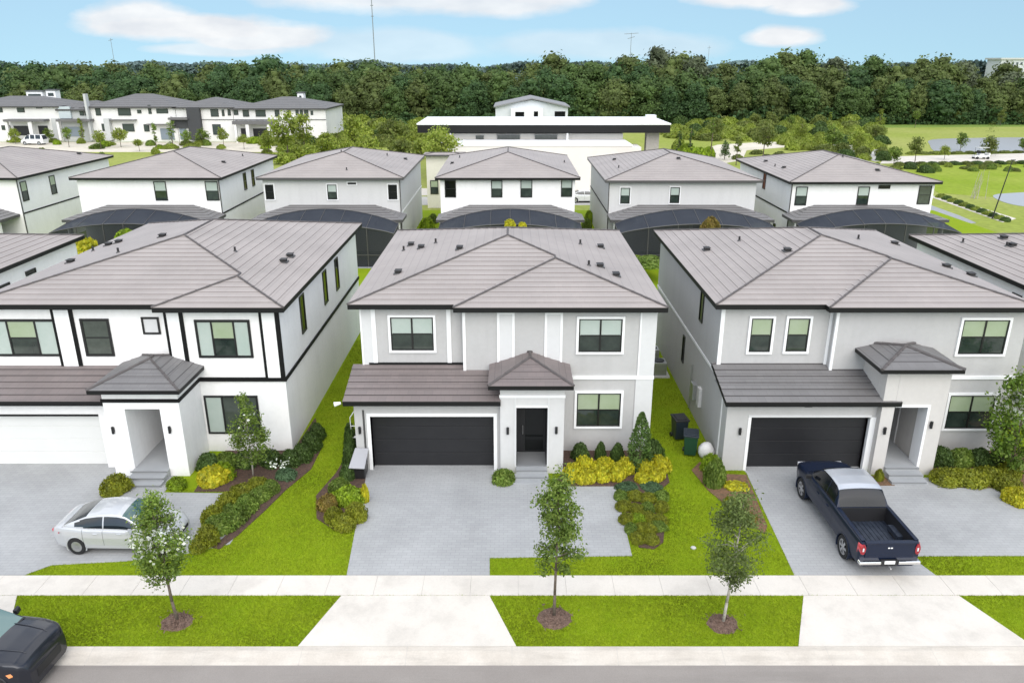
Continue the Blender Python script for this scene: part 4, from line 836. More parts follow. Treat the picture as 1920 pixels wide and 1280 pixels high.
S.add(vs, [(i*n+j, i*n+(j+1) % n, (i+1)*n+(j+1) % n, (i+1)*n+j) for i in range(5) for j in range(n)]+[(5*n+j, 5*n+(j+1) % n, 6*n) for j in range(n)], SACK)
o = S.build('sack', None, smooth=True); o.location = (8.25, 29.35, 0); o.scale = (.95, .8, .95); tag(o, 'bulging white sack leaning at the left front corner of the pickup house', 'sack')
# bin with a hooded grey lid at the centre garage corner
T = thing('storage_bin', 'dark bin with a sloping grey lid at the left front corner of the centre garage', 'bin', (-6.15, 27.75, 0)); m = MB(); m.box(-6.45, -5.92, 27.45, 28.1, .03, .55, BLK); m.build('bin_body', T, bevel=.03)
m = MB(); m.add([(-6.52, 27.3, .58), (-5.88, 27.3, .55), (-5.84, 28.2, .98), (-6.40, 28.2, 1.0), (-6.52, 27.3, .64), (-5.88, 27.3, .61), (-5.84, 28.2, 1.04), (-6.40, 28.2, 1.06)], [(3, 2, 1, 0), (4, 5, 6, 7), (0, 1, 5, 4), (1, 2, 6, 5), (2, 3, 7, 6), (3, 0, 4, 7)], GREYP); m.build('lid', T, bevel=.03)
m = MB(); m.box(-6.42, -5.95, 28.12, 28.18, .1, .92, BLK); m.build('back_panel', T)
# air conditioning units on pads between the houses
def ac(x, y, label):
    T = thing('air_conditioner', label, 'air conditioner', (x, y, 0)); m = MB(); m.box(x-.55, x+.55, y-.5, y+.5, 0, .1, PALE2L); m.build('pad', T)
    m = MB(); m.box(x-.38, x+.38, y-.38, y+.38, .1, .82, METAL)
    for i in range(9): m.box(x-.39, x+.39, y-.39, y+.39, .16+i*.07, .18+i*.07, FASCG)
    m.build('cabinet', T, bevel=.01); m = MB(); m.tube((x, y, .82), (x, y, .86), .3, .3, BLK, 16); m.build('fan_grille', T)
PALE2L = mat('concrete_pad', (.5, .49, .47), .85)
ac(7.85, 38.6, 'grey air conditioner on a concrete pad between the centre house and the pickup house'); ac(7.8, 40.6, 'second air conditioner standing farther back in the gap right of the centre house')
m = MB(); T = thing('garden_chair', 'white metal frame chair leaning beside the air conditioner right of the centre house', 'chair', (7.2, 39.8, 0))
for a, b in (((6.9, 39.6, 0), (7.0, 39.6, 1.0)), ((7.4, 39.6, 0), (7.3, 39.6, 1.0)), ((7.0, 39.6, 1.0), (7.3, 39.6, 1.0)), ((6.95, 39.6, .45), (7.0, 39.2, .45)), ((7.35, 39.6, .45), (7.3, 39.2, .45)), ((7.0, 39.2, .45), (7.3, 39.2, .45)), ((7.0, 39.2, 0), (7.0, 39.2, .45)), ((7.3, 39.2, 0), (7.3, 39.2, .45))): m.tube(a, b, .02, .02, TRIM, 6)
m.build('frame', T); m = MB(); m.box(6.97, 7.33, 39.2, 39.6, .43, .45, TRIM); m.build('seat', T)
T = thing('plant_stand', 'white wire plant stand beside the left wall of the centre garage', 'plant stand', (-6.7, 30.3, 0)); m = MB()
for a, b in (((-6.95, 30.1, 0), (-6.95, 30.1, 1.5)), ((-6.5, 30.1, 0), (-6.5, 30.1, 1.5)), ((-6.95, 30.1, 1.5), (-6.72, 30.1, 1.85)), ((-6.5, 30.1, 1.5), (-6.72, 30.1, 1.85)), ((-6.95, 30.1, 1.1), (-6.5, 30.1, 1.1)), ((-6.95, 30.1, .6), (-6.5, 30.1, .6))): m.tube(a, b, .02, .02, TRIM, 6)
m.build('frame', T); m = MB(); m.box(-6.95, -6.5, 30.0, 30.2, .58, .61, TRIM); m.build('shelf', T)
T = MB(); T.tube((0, 0, 0), (0, 0, .05), .12, .08, PALE2L, 7); q = g(1300, 1027); o = T.build('pale_stone', None, smooth=True, bevel=.02); o.location = (q[0], q[1], .0); tag(o, 'small pale stone lying on the grass left of the right street tree', 'stone')
# ================================================================== middle ground, fields and water
def flat(name, pts, z, mt, th=.05, kind='structure'):
    m = MB(); m.slab(pts, z-th, z, mt); return tag(m.build(name), kind=kind)
def gp(pts, z=-.1): return [g(a, b, z) for a, b in pts]
WALKC = mat('far_paving', (.60, .555, .49), .9, noise=(.3, .9, (.52, .48, .42)), fine=(2, .08)); STREET = mat('far_street', (.40, .385, .365), .9, noise=(.2, .9, (.46, .44, .41)))
flat('street', [(-90, 92), (40, 92), (40, 98), (-90, 98)], -.085, STREET)
flat('street', [(-140, 150), (-35, 150), (-35, 158), (-140, 158)], -.085, PALE)
flat('parking_apron', [(-140, 158.2), (-38, 158.2), (-38, 169), (-140, 169)], -.08, PALE)
flat('lawn', [(-62, 99), (-28, 99), (-34, 146), (-78, 146)], -.088, FIELD)
flat('parking_apron', [(-28, 99), (22, 99), (30, 104.9), (-28, 104.9)], -.08, WALKC)
flat('path', gp([(1660, 294), (1960, 287), (1960, 302), (1650, 307)]), -.08, WALKC)
flat('path', gp([(1735, 366), (1775, 370), (1905, 410), (1880, 417)]), -.078, WALKC)
flat('patio', gp([(1745, 385), (1800, 405), (1830, 418), (1700, 430)]), -.07, PALE2)
flat('path', gp([(1345, 272), (1440, 266), (1480, 268), (1478, 276), (1400, 282), (1392, 300), (1330, 312), (1335, 275)]), -.07, PALE)
flat('path', gp([(1540, 262), (1650, 282), (1672, 300), (1640, 303), (1560, 280)]), -.07, STREET)
flat('bright_lawn', gp([(1690, 312), (2000, 306), (2000, 372), (1900, 372), (1760, 362)]), -.095, FIELDY)
def blobp(pts, z=-.1, n=5):
    w_ = gp(pts, z); out = []; k = len(w_)
    for i in range(k):
        p0, p1, p2, p3 = (Vector(w_[(i+j-1) % k]).to_3d() for j in range(4))
        for t in [q/n for q in range(n)]:
            v = .5*((2*p1)+(-p0+p2)*t+(2*p0-5*p1+4*p2-p3)*t*t+(-p0+3*p1-3*p2+p3)*t**3); out.append((v.x, v.y))
    return out
flat('pond', blobp([(1748, 262), (1830, 259), (1920, 258), (2020, 260), (2020, 290), (1900, 287), (1800, 287), (1755, 284), (1744, 273)]), -.08, WATER)
flat('pond', blobp([(1862, 367), (1900, 362), (2000, 360), (2010, 392), (1930, 388), (1885, 380)]), -.08, WATER)
flat('field_strip', gp([(1600, 240), (2020, 237), (2020, 232), (1600, 231)]), -.09, mat('field_dark', (.13, .21, .02), .95, noise=(.1, .8, (.17, .25, .03))))

# ------------------------------------------------------------------ clubhouse with its long flat canopy
CLW = mat('clubhouse_white', (.74, .71, .67), .85, noise=(.12, .7, (.68, .65, .61)), fine=(.8, .02)); CLG = mat('clubhouse_grey', (.44, .43, .425), .85); PURE = mat('canopy_white', (.84, .84, .85), .5)
BRK = mat('brick_red', (.38, .16, .10), .9)
K = thing('clubhouse', 'long low white clubhouse under a flat canopy roof with white top and black edge', 'clubhouse', (4, 110, 0))
m = MB(); m.box(-9.5, 15.6, 112, 124, -.1, 6.45, CLW); m.build('upper_wall', K)
m = MB(); m.box(-9.6, 15.7, 104, 111.99, -.1, 5.55, CLW); m.box(-9.7, 15.8, 103.9, 112.0, 5.55, 5.7, PURE); m.build('lower_wing', K)
for a, b in ((931, 976), (1002, 1046)): xa, za = P(a, 248, 111.9); xb, _ = P(b, 248, 111.9); m = MB(); m.box(xa, xb, 111.85, 112, 5.5, 6.4, CLG); m.box(xa+.1, xb-.1, 111.82, 111.85, 5.6, 6.3, GLASS); m.build('window', K)
xa, _ = P(892, 252, 111.9); xb, _ = P(907, 252, 111.9); m = MB(); m.box(xa, xb, 111.85, 112, 5.6, 6.2, GLASS); m.build('window', K)
m = MB(); m.box(-13.2, 22.0, 110.5, 124.5, 7.7, 7.95, PURE); r = m.build('canopy', K, bevel=.12)
m = MB(); m.box(-13.1, 21.9, 110.62, 124.4, 6.65, 7.7, FASC); m.build('canopy_soffit', r)
m = MB(); m.box(18.9, 20.7, 112.0, 113.4, -.1, 6.6, mat('stone_pillar', (.40, .37, .35), .9, noise=(3, .8, (.32, .30, .28)))); m.build('pillar', K)
for x in (-8.7, 7.6): m = MB(); m.box(x, x+.22, 110.8, 111.02, 5.7, 6.6, PURE); m.build('post', K)
m = MB(); m.box(18.9, 20.2, 112.5, 114.0, 7.95, 8.9, PURE); m.build('chimney', K)
m = MB(); m.box(14.0, 16.2, 102.6, 103.4, -.1, 4.3, BRK); m.build('brick_pier', K); m = MB(); m.box(15.8, 17.6, 108, 112.3, -.1, 5.0, CLW); m.build('side_wing', K)
# white gabled house behind the canopy
K = thing('gabled_house', 'white house with a shallow gable and three windows rising behind the clubhouse canopy', 'house', (3, 140, 0))
GH = mat('siding_white', (.66, .68, .70), .8, noise=(.6, .8, (.56, .59, .62)))
x0_, _ = P(929, 200, 140); x1_, _ = P(1065, 200, 140); xm_ = (x0_+x1_)/2
m = MB(); m.slab([(x0_, 140), (x1_, 140), (x1_, 152), (x0_, 152)], -.1, 8.6, GH); m.add([(x0_, 140, 8.6), (x1_, 140, 8.6), (xm_, 140, 9.75), (x0_, 152, 8.6), (x1_, 152, 8.6), (xm_, 152, 9.75)], [(0, 1, 2), (4, 3, 5)], GH); m.build('wall', K)
m = MB()
for s in (0, 1):
    a, b = ((x0_-.3, 8.52), (xm_, 9.9)) if s == 0 else ((xm_, 9.9), (x1_+.3, 8.52))
    m.add([(a[0], 139.3, a[1]), (b[0], 139.3, b[1]), (b[0], 152.4, b[1]), (a[0], 152.4, a[1]), (a[0], 139.3, a[1]+.22), (b[0], 139.3, b[1]+.22), (b[0], 152.4, b[1]+.22), (a[0], 152.4, a[1]+.22)], [(3, 2, 1, 0), (4, 5, 6, 7), (0, 1, 5, 4), (1, 2, 6, 5), (2, 3, 7, 6), (3, 0, 4, 7)], mat('far_roof_grey', (.22, .22, .225), .7))
m.build('roof', K)
m = MB(); m.slab([(P(958, 200, 139)[0], 138.6), (P(1018, 200, 139)[0], 138.6), (P(1018, 200, 139)[0], 140), (P(958, 200, 139)[0], 140)], -.1, 8.4, TRIM); m.build('bay', K)
for a, b, c_, d, Y in ((966, 210, 983, 219, 138.6), (1001, 209, 1009, 221, 138.6), (1040, 209, 1060, 221, 140)): window(K, 'front', Y, P(a, b, Y)[0], P(c_, b, Y)[0], P(a, d, Y)[1], P(a, b, Y)[1], cols=1, style='dark', trim=None, bar=False, fr=.1)
# cream house between two back row houses
K = thing('cream_house', 'cream house glimpsed between the back row houses left of the four-window white one', 'house', (-8, 84, 0)); m = MB(); m.box(-9.8, -5.7, 90, 91.8, -.1, 5.9, CREAM); m.build('wall', K)
make_roof(K, -10.1, -5.4, 89.4, 91.9, 6.0, .1, None, ROOF, RISER, FASCG, .15); window(K, 'front', 90, P(807, 350, 90)[0], P(822, 350, 90)[0], P(0, 364, 90)[1], P(0, 338, 90)[1], cols=1, style='half', trim=None, fr=.08)

# ------------------------------------------------------------------ far row of town houses, left
FARROOF = mat('far_roof_dark', (.125, .122, .122), .75, noise=(.4, .6, (.15, .146, .145))); FG = mat('far_glass', (.05, .065, .065), .08); FBLUE = mat('garage_far_blue', (.20, .24, .28), .6); FDK = mat('far_cladding_dark', (.045, .047, .05), .7); FW = mat('far_wall_white', (.74, .73, .71), .85, noise=(.15, .6, (.66, .65, .635)), fine=(.8, .03)); FW2 = mat('far_wall_grey', (.50, .51, .50), .85, noise=(.2, .7, (.42, .43, .43)))
YF = 170
def X(px_, Y=YF): return P(px_, 220, Y)[0]
def Z(py_, Y=YF): return P(500, py_, Y)[1]
def fbx(m, a, b, c_, d, mt, n0=0, n1=.2, Y=YF): m.box(X(a, Y), X(c_, Y), Y-n1, Y-n0, Z(d, Y), Z(b, Y), mt)
def town(label, xa, xb, eave, peak, items, dep=16, hiproof=True, wallm=None):
    K = thing('town_house', label, 'house', ((X(xa)+X(xb))/2, YF, 0), 'far row of white town houses'); m = MB(); m.box(X(xa), X(xb), YF, YF+dep, -.1, Z(eave), wallm or FW); m.build('wall', K)
    h = (Z(peak, YF+8)-Z(eave)); s = h/(min(X(xb)-X(xa)+1, dep+1)/2); make_roof(K, X(xa)-.5, X(xb)+.5, YF-.6, YF+dep, Z(eave)+.1, s, None, FARROOF, RISERD, FASCG, .3, ncap=False, step=max(.25, h/7))
    for it in items:
        kind, a, b, c_, d = it[:5]
        m = MB()
        if kind == 'win': fbx(m, a-.8, b-.8, c_+.8, d+.8, FRAME, 0, .12); fo = m.build('window', K); m = MB(); fbx(m, a, b, c_, d, FG, .121, .16); m.build('pane', fo)
        elif kind == 'garage': fbx(m, a, b, c_, d, it[5], 0, .1); m.build('garage_door', K)
        elif kind == 'roof': fbx(m, a, b, c_, d, FARROOF, 0, it[5]); m.build('porch_roof', K)
        elif kind == 'post': fbx(m, a, b, c_, d, FW, it[5]-.6, it[5]); m.build('porch_post', K)
        elif kind == 'clad': fbx(m, a, b, c_, d, it[5], 0, it[6]); m.build('cladding', K)
        elif kind == 'band': fbx(m, a, b, c_, d, FASCG, 0, .15); m.build('band', K)
    return K
town('white town house with dark porch openings at the far left of the distant row', -70, 112, 200, 180, [('win', 0, 200, 7, 210), ('win', 36, 201, 48, 210), ('win', 72, 199, 82, 203), ('roof', 16, 223, 92, 227, 2.2), ('garage', 22, 236, 58, 254, DARK), ('garage', 68, 236, 86, 254, DARK), ('post', 17, 227, 22, 262, 2), ('post', 60, 227, 67, 262, 2), ('win', 0, 236, 15, 243), ('clad', 96, 222, 110, 262, FW2, .3)], 14)
town('glass fronted grey town house between two white ones in the distant row', 113, 166, 206, 190, [('clad', 114, 200, 136, 222, mat('far_panel_blue', (.45, .50, .52), .4), .5), ('win', 122, 203, 142, 207), ('win', 152, 203, 158, 216), ('win', 161, 203, 168, 216), ('roof', 112, 223, 176, 227, 1.8), ('garage', 117, 238, 150, 256, FBLUE), ('clad', 168, 176, 172, 262, FW2, 1.2), ('post', 112, 227, 116, 262, 1.7)], 14, wallm=FW2)
town('white town house with a long sloping roof in the middle of the distant row', 167, 330, 201, 176, [('win', 224, 204, 246, 216), ('win', 182, 204, 190, 216), ('win', 260, 207, 266, 212), ('win', 281, 198, 285, 213), ('win', 296, 205, 316, 212), ('win', 189, 233, 200, 245), ('win', 228, 233, 248, 246), ('clad', 198, 222, 208, 262, FW2, 1.2), ('garage', 297, 241, 322, 262, FBLUE), ('clad', 290, 218, 322, 232, FW, .8), ('roof', 276, 232, 330, 234, 1.2), ('win', 268, 234, 276, 246), ('roof', 208, 224, 256, 226, 1.0)], 15)
town('white town house with a black clad entrance tower in the distant row', 331, 437, 202, 183, [('clad', 354, 202, 378, 262, FDK, 1.0), ('roof', 320, 220, 356, 224, 1.6), ('clad', 322, 224, 352, 240, FDK, .5), ('garage', 333, 241, 346, 262, FBLUE), ('win', 397, 206, 410, 218), ('win', 397, 234, 411, 252), ('win', 418, 207, 421, 217), ('band', 378, 224, 437, 225), ('win', 429, 206, 433, 216)], 15)
town('white town house with dark porch openings at the right end of the distant row', 438, 611, 204, 182, [('win', 440, 206, 447, 215), ('win', 457, 206, 467, 218), ('win', 481, 206, 498, 218), ('win', 517, 206, 524, 218), ('win', 540, 206, 545, 213), ('win', 556, 206, 560, 216), ('win', 564, 206, 568, 216), ('win', 572, 206, 578, 219), ('win', 584, 209, 587, 215), ('roof', 441, 226, 515, 232, 2.4), ('garage', 449, 241, 465, 258, DARK), ('garage', 472, 241, 504, 259, DARK), ('post', 444, 232, 448, 266, 2.3), ('post', 465, 232, 471, 266, 2.3), ('post', 505, 232, 509, 266, 2.3), ('band', 438, 224, 611, 225)], 17)
for i, (a, b, c_, d, l) in enumerate(((58, 172, 88, 182, 'low white rooftop box at the left of the distant houses'), (95, 170, 112, 183, 'white rooftop box beside the low one on the distant houses'), (561, 175, 572, 186, 'small white rooftop structure above the last distant town house'))):
    m = MB(); xa, xb = X(a, 182), X(c_, 182); m.box(xa, xb, 182, 184, -.1, Z(b, 182), PURE); m.box(xa-.2, xb+.2, 181.8, 184.2, Z(b, 182)+.01, Z(b, 182)+.2, FASCG); m.box(xa+.4, xb-.4, 181.95, 182, Z(b, 182)-1.2, Z(b, 182)-.5, FG); o = m.build('rooftop_box'); tag(o, l, 'building')

# ------------------------------------------------------------------ trees: woodland
FT = []
def forest_proto(h, rad, leafm, seed, shape, nclump=110, per=52, size=.42, cz0=1.0, spread=1.15, bark=True):
    r = np.random.default_rng(seed); cs, pts = crown_points(lambda t: shape(t)*rad, nclump, per, spread, r, (cz0+spread*.6, h-spread*.6))
    v, f = leaves(pts, size, r, .25, .7, crown_points.n, .45)
    tt_ = np.linspace(0, 2*np.pi, 9)[:-1]; sv = np.array([[math.cos(t)*math.cos(e), math.sin(t)*math.cos(e), math.sin(e)] for e in (-1.1, -.4, .4, 1.1) for t in tt_]); sf = np.array([[i*8+j, i*8+(j+1) % 8, (i+1)*8+(j+1) % 8, (i+1)*8+j] for i in range(3) for j in range(8)]+[[24, 25, 27, 29], [25, 26, 27, 27]][:1])
    ev = [v]; ef = [f]; b_ = len(v)
    for c in cs: ev.append(c+sv*spread*np.array([1.0, 1.0, .8])*r.uniform(.75, 1.15)*r.uniform(.9, 1.1, (len(sv), 1))); ef.append(sf+b_); b_ += len(sv)
    o = npmesh('crown', np.concatenate(ev), np.concatenate(ef), leafm); cd = o.data; bpy.data.objects.remove(o)
    m = MB(); m.tube((0, 0, 0), (.1, 0, h*.5), .26, .18, BARK, 6); m.tube((.1, 0, h*.5), (0, .1, h*.92), .18, .06, BARK, 6)
    for c in cs[::9]: m.tube((.05, 0, max(1.5, c[2]-2.2)), tuple(c), .10, .04, BARK, 4)
    o = m.build('trunk'); td = o.data; bpy.data.objects.remove(o)
    FT.append((h, cd, td))
rd_ = lambda t: math.sin(math.pi*(t*.80+.16))*.95+.05
tall = lambda t: (.55 if t < .35 else .9*math.sin(math.pi*(t*.9+.05))+.05)
for i, (h, ra, lm, sh_) in enumerate(((15, 5.2, LF_FOR, rd_), (15, 5.6, LF_FOR2, rd_), (16, 4.6, LF_FOR3, rd_), (17, 4.2, LF_FOR, tall), (16, 4.0, LF_FOR2, tall), (15, 4.6, LF_FORG, tall), (15, 5.0, LF_FOR3, rd_))): forest_proto(h, ra, lm, 40+i, sh_)
def sky_y(px_):   # height of the wood's outline in the photograph, pixel row
    return float(np.interp(px_, [-150, 0, 90, 150, 230, 300, 380, 450, 500, 540, 590, 640, 700, 800, 900, 960, 1000, 1080, 1150, 1210, 1260, 1330, 1400, 1480, 1560, 1640, 1700, 1760, 1820, 1920, 2100], [122, 124, 119, 128, 112, 124, 128, 118, 104, 122, 112, 118, 116, 124, 122, 108, 98, 98, 94, 92, 112, 104, 104, 102, 110, 110, 116, 106, 118, 124, 126]))
TL = ('dark green broad tree in the dense wood beyond the houses', 'olive green broad tree in the dense wood beyond the houses', 'deep green tree in the dense wood beyond the houses', 'tall slender dark tree in the wood beyond the houses', 'tall slender olive tree in the wood beyond the houses', 'pale grey-green airy tree in the wood beyond the houses', 'very dark broad tree in the wood beyond the houses')
ZONES = ('at the left end', 'behind the glassy town house', 'behind the sloping-roofed town house', 'behind the black-clad town house', 'behind the last town house', 'left of the tall mast', 'right of the tall mast', 'left of the gabled house', 'behind the gabled house', 'above the canopy right end', 'behind the dark evergreens', 'behind the pale paving', 'behind the scrub', 'behind the far lawn', 'at the right end')
def ftree(i, x, y, h, sw=None, row=0):
    hh, cd, td = FT[i]; s = h/hh; sw = sw or s*rnd.uniform(.95, 1.2)
    px_ = 960+FPX*x/depth(y, 8); zn = ZONES[int(np.searchsorted([90, 210, 330, 440, 560, 700, 830, 950, 1080, 1200, 1320, 1450, 1600, 1750], px_))]
    T = thing('woodland_tree', TL[i].split(' in the')[0]+', '+('front edge', 'second row', 'third row', 'back')[row]+' of the wood, '+zn, 'tree', (x, y, -.1), 'trees of the wood beyond the houses'); T.rotation_euler = (0, 0, rnd.uniform(0, 6.28)); T.scale = (sw, sw, s)
    for nm_, d_ in (('crown', cd), ('trunk', td)): o = bpy.data.objects.new(nm_, d_); col.objects.link(o); o.parent = T
nt_ = 0
for row, (Y, dx, hs) in enumerate(((222, 6.2, .66), (229, 6.8, .84), (237, 7.0, .96), (246, 7.6, 1.0))):
    x = -170.0+row*2
    while x < 172:
        px_ = 960+FPX*x/depth(Y, 8); top = P(px_, sky_y(px_), Y)[1]; h = top*hs*(rnd.uniform(.82, 1.04) if row < 2 else (rnd.uniform(.88, 1.06) if px_ < 940 else rnd.uniform(.78, 1.12)))
        if row < 2: i = rnd.choice((0, 1, 6, 6, 2, 0, 1) if px_ < 900 else (0, 1, 3, 4, 6, 2, 1))
        else: i = rnd.choice((0, 2, 1, 6, 0) if px_ < 900 else (3, 4, 3, 5, 0, 1, 4))
        if rnd.random() > (.12 if row == 3 else .04): ftree(i, x+rnd.uniform(-1.5, 1.5), Y+rnd.uniform(-2, 2), max(8, h), None, row); nt_ += 1
        x += dx*rnd.uniform(.85, 1.15)
# far tree line in the skyline gaps, haze put into its bluish leaf colour
r_ = np.random.default_rng(77); n = 26000; xs_ = r_.uniform(-420, 420, n); hh_ = (14.6+1.2*np.sin(xs_*.05)+1.0*np.sin(xs_*.13+1))*r_.uniform(.05, 1, n)**.4
v_, f_ = leaves(np.column_stack([xs_, 520+r_.uniform(0, 12, n), hh_]), 1.6, r_, .3, .8); o = npmesh('distant_wood', v_, f_, leafmat('leaf_hazed', (.10, .15, .15), (.13, .18, .175), (.09, .14, .13), .2, .05)); tag(o, kind='stuff')
r_ = np.random.default_rng(78); n = 26000; xs_ = r_.uniform(-175, 175, n)
v_, f_ = leaves(np.column_stack([xs_, 218+r_.uniform(0, 6, n), r_.uniform(0, 1, n)**1.5*(3.2+1.2*np.sin(xs_*.3)+.8*np.sin(xs_*.83))]), .5, r_, .3, .7); o = npmesh('undergrowth', v_, f_, LF_FOR3); tag(o, kind='stuff')
# ------------------------------------------------------------------ scrub between the clubhouse and the wood, and round the houses
def fbush(kind, px_, pyb, wpx, hpx, label, group): 
    x, y = g(px_, pyb, -.1); d = depth(y, 0); rx = wpx/2*d/FPX; h = hpx*d/FPX; return bush(kind, x, y+rx*.6, rx, rx*.9, h, label, group, z=-.1)
WI = {}
def wlab(x, yy):
    k_ = ('upper' if yy < 250 else ('middle' if yy < 270 else 'lower')); z_ = ('leftmost', 'left', 'inner left', 'central', 'inner right', 'right', 'rightmost')[min(6, int(((x-1260)/60) if x > 900 else ((x-540)/40)))]
    return 'wild shrub, '+k_+' band, '+z_+' part, scrub'
S1 = 'wild shrubs between the clubhouse and the far lawn'
k = 0
for yy in (238, 245, 253, 262, 272, 283, 294, 304):
    xa, xb = {238: (1275, 1640), 245: (1270, 1645), 253: (1268, 1655), 262: (1266, 1640), 272: (1480, 1660), 283: (1490, 1665), 294: (1560, 1670), 304: (1590, 1680)}[yy]
    x = xa
    while x < xb:
        if not (1330 < x < 1480 and yy > 262): fbush('scrub' if rnd.random() < .62 else ('scrub_olive' if rnd.random() < .7 else 'dark'), x+rnd.uniform(-6, 6), yy+rnd.uniform(-3, 3), rnd.uniform(30, 50), rnd.uniform(14, 26), wlab(x, yy)+' by the far lawn', S1); k += 1
        x += rnd.uniform(26, 38)
for a, b, c_, d in ((1290, 300, 40, 36), (1312, 310, 44, 40), (1330, 300, 30, 30), (1275, 285, 30, 34)): fbush('lime' if a != 1275 else 'scrub', a, b, c_, d, 'bright green shrub right of the clubhouse pillar', 'shrubs right of the clubhouse pillar')
S2 = 'wild shrubs between the far town houses and the clubhouse'
for yy in (240, 248, 257, 266, 276, 287, 298):
    x = 610 if yy < 260 else 560
    xb = {240: 800, 248: 800, 257: 805, 266: 800, 276: 790, 287: 640, 298: 570}[yy]
    if yy > 270: x = 540
    while x < xb:
        fbush('scrub' if rnd.random() < .6 else ('scrub_olive' if rnd.random() < .8 else 'dark'), x+rnd.uniform(-6, 6), yy+rnd.uniform(-3, 3), rnd.uniform(34, 58), rnd.uniform(18, 32), wlab(x, yy)+' left of the clubhouse', S2); x += rnd.uniform(30, 44)
S3 = 'low hedges along the paths by the ponds'
for i in range(12): fbush('dark' if i % 2 else 'scrub_olive', 1690+i*21, 311-i*.25, 27, 8, ORD[i]+' low hedge shrub from the left along the path between the ponds', S3)
for i in range(12): fbush('dark' if i % 2 else 'scrub', 1768+i*11, 372+i*4.0, 22, 10, ORD[i]+' low hedge shrub from the far end of the slanting path', 'low hedge along the slanting path')
for i in range(10): fbush('scrub_olive', 1735+i*22, 290-i*.3, 26, 6, ORD[i]+' low bank plant from the left along the near shore of the upper pond', 'bank plants of the upper pond')
for a, b, c_, d in ((1385, 300, 26, 12), (1440, 300, 30, 12), (1465, 296, 30, 14), (1420, 290, 30, 10), (1710, 318, 26, 14), (1740, 325, 30, 18)): fbush('scrub_olive' if a < 1700 else 'dark', a, b, c_, d, 'low garden plant by the far pale paving', 'low garden plants by the paving')
for a, b, c_, d in ((105, 272, 16, 12), (150, 270, 18, 14), (195, 276, 22, 14), (248, 262, 30, 10), (272, 262, 26, 12), (390, 262, 30, 16), (420, 261, 30, 16), (440, 262, 24, 16), (475, 270, 34, 16), (500, 274, 34, 14), (350, 264, 16, 12)): fbush('lime' if a % 2 else 'scrub', a, b, c_, d, 'small front garden shrub before the distant town houses', 'front garden shrubs of the town houses')
# more planting round the distant town houses and in the garden strip before them
for i in range(30):
    a = rnd.uniform(10, 520); b = rnd.choice((264, 268, 274, 280, 290, 300)); fbush(rnd.choice(('scrub', 'scrub', 'lime', 'green', 'scrub_olive')), a, b, rnd.uniform(16, 34), rnd.uniform(9, 17), 'garden shrub in the strip between the white back row roofs and the distant town houses', 'garden shrubs before the distant town houses')
for i in range(26):
    a = rnd.uniform(1640, 1930); b = rnd.choice((290, 314, 318, 322)); fbush(rnd.choice(('scrub', 'scrub_olive', 'green')), a, b, rnd.uniform(12, 26), rnd.uniform(6, 12), 'small wild plant along the verges of the path by the upper pond', 'verge plants by the upper pond')
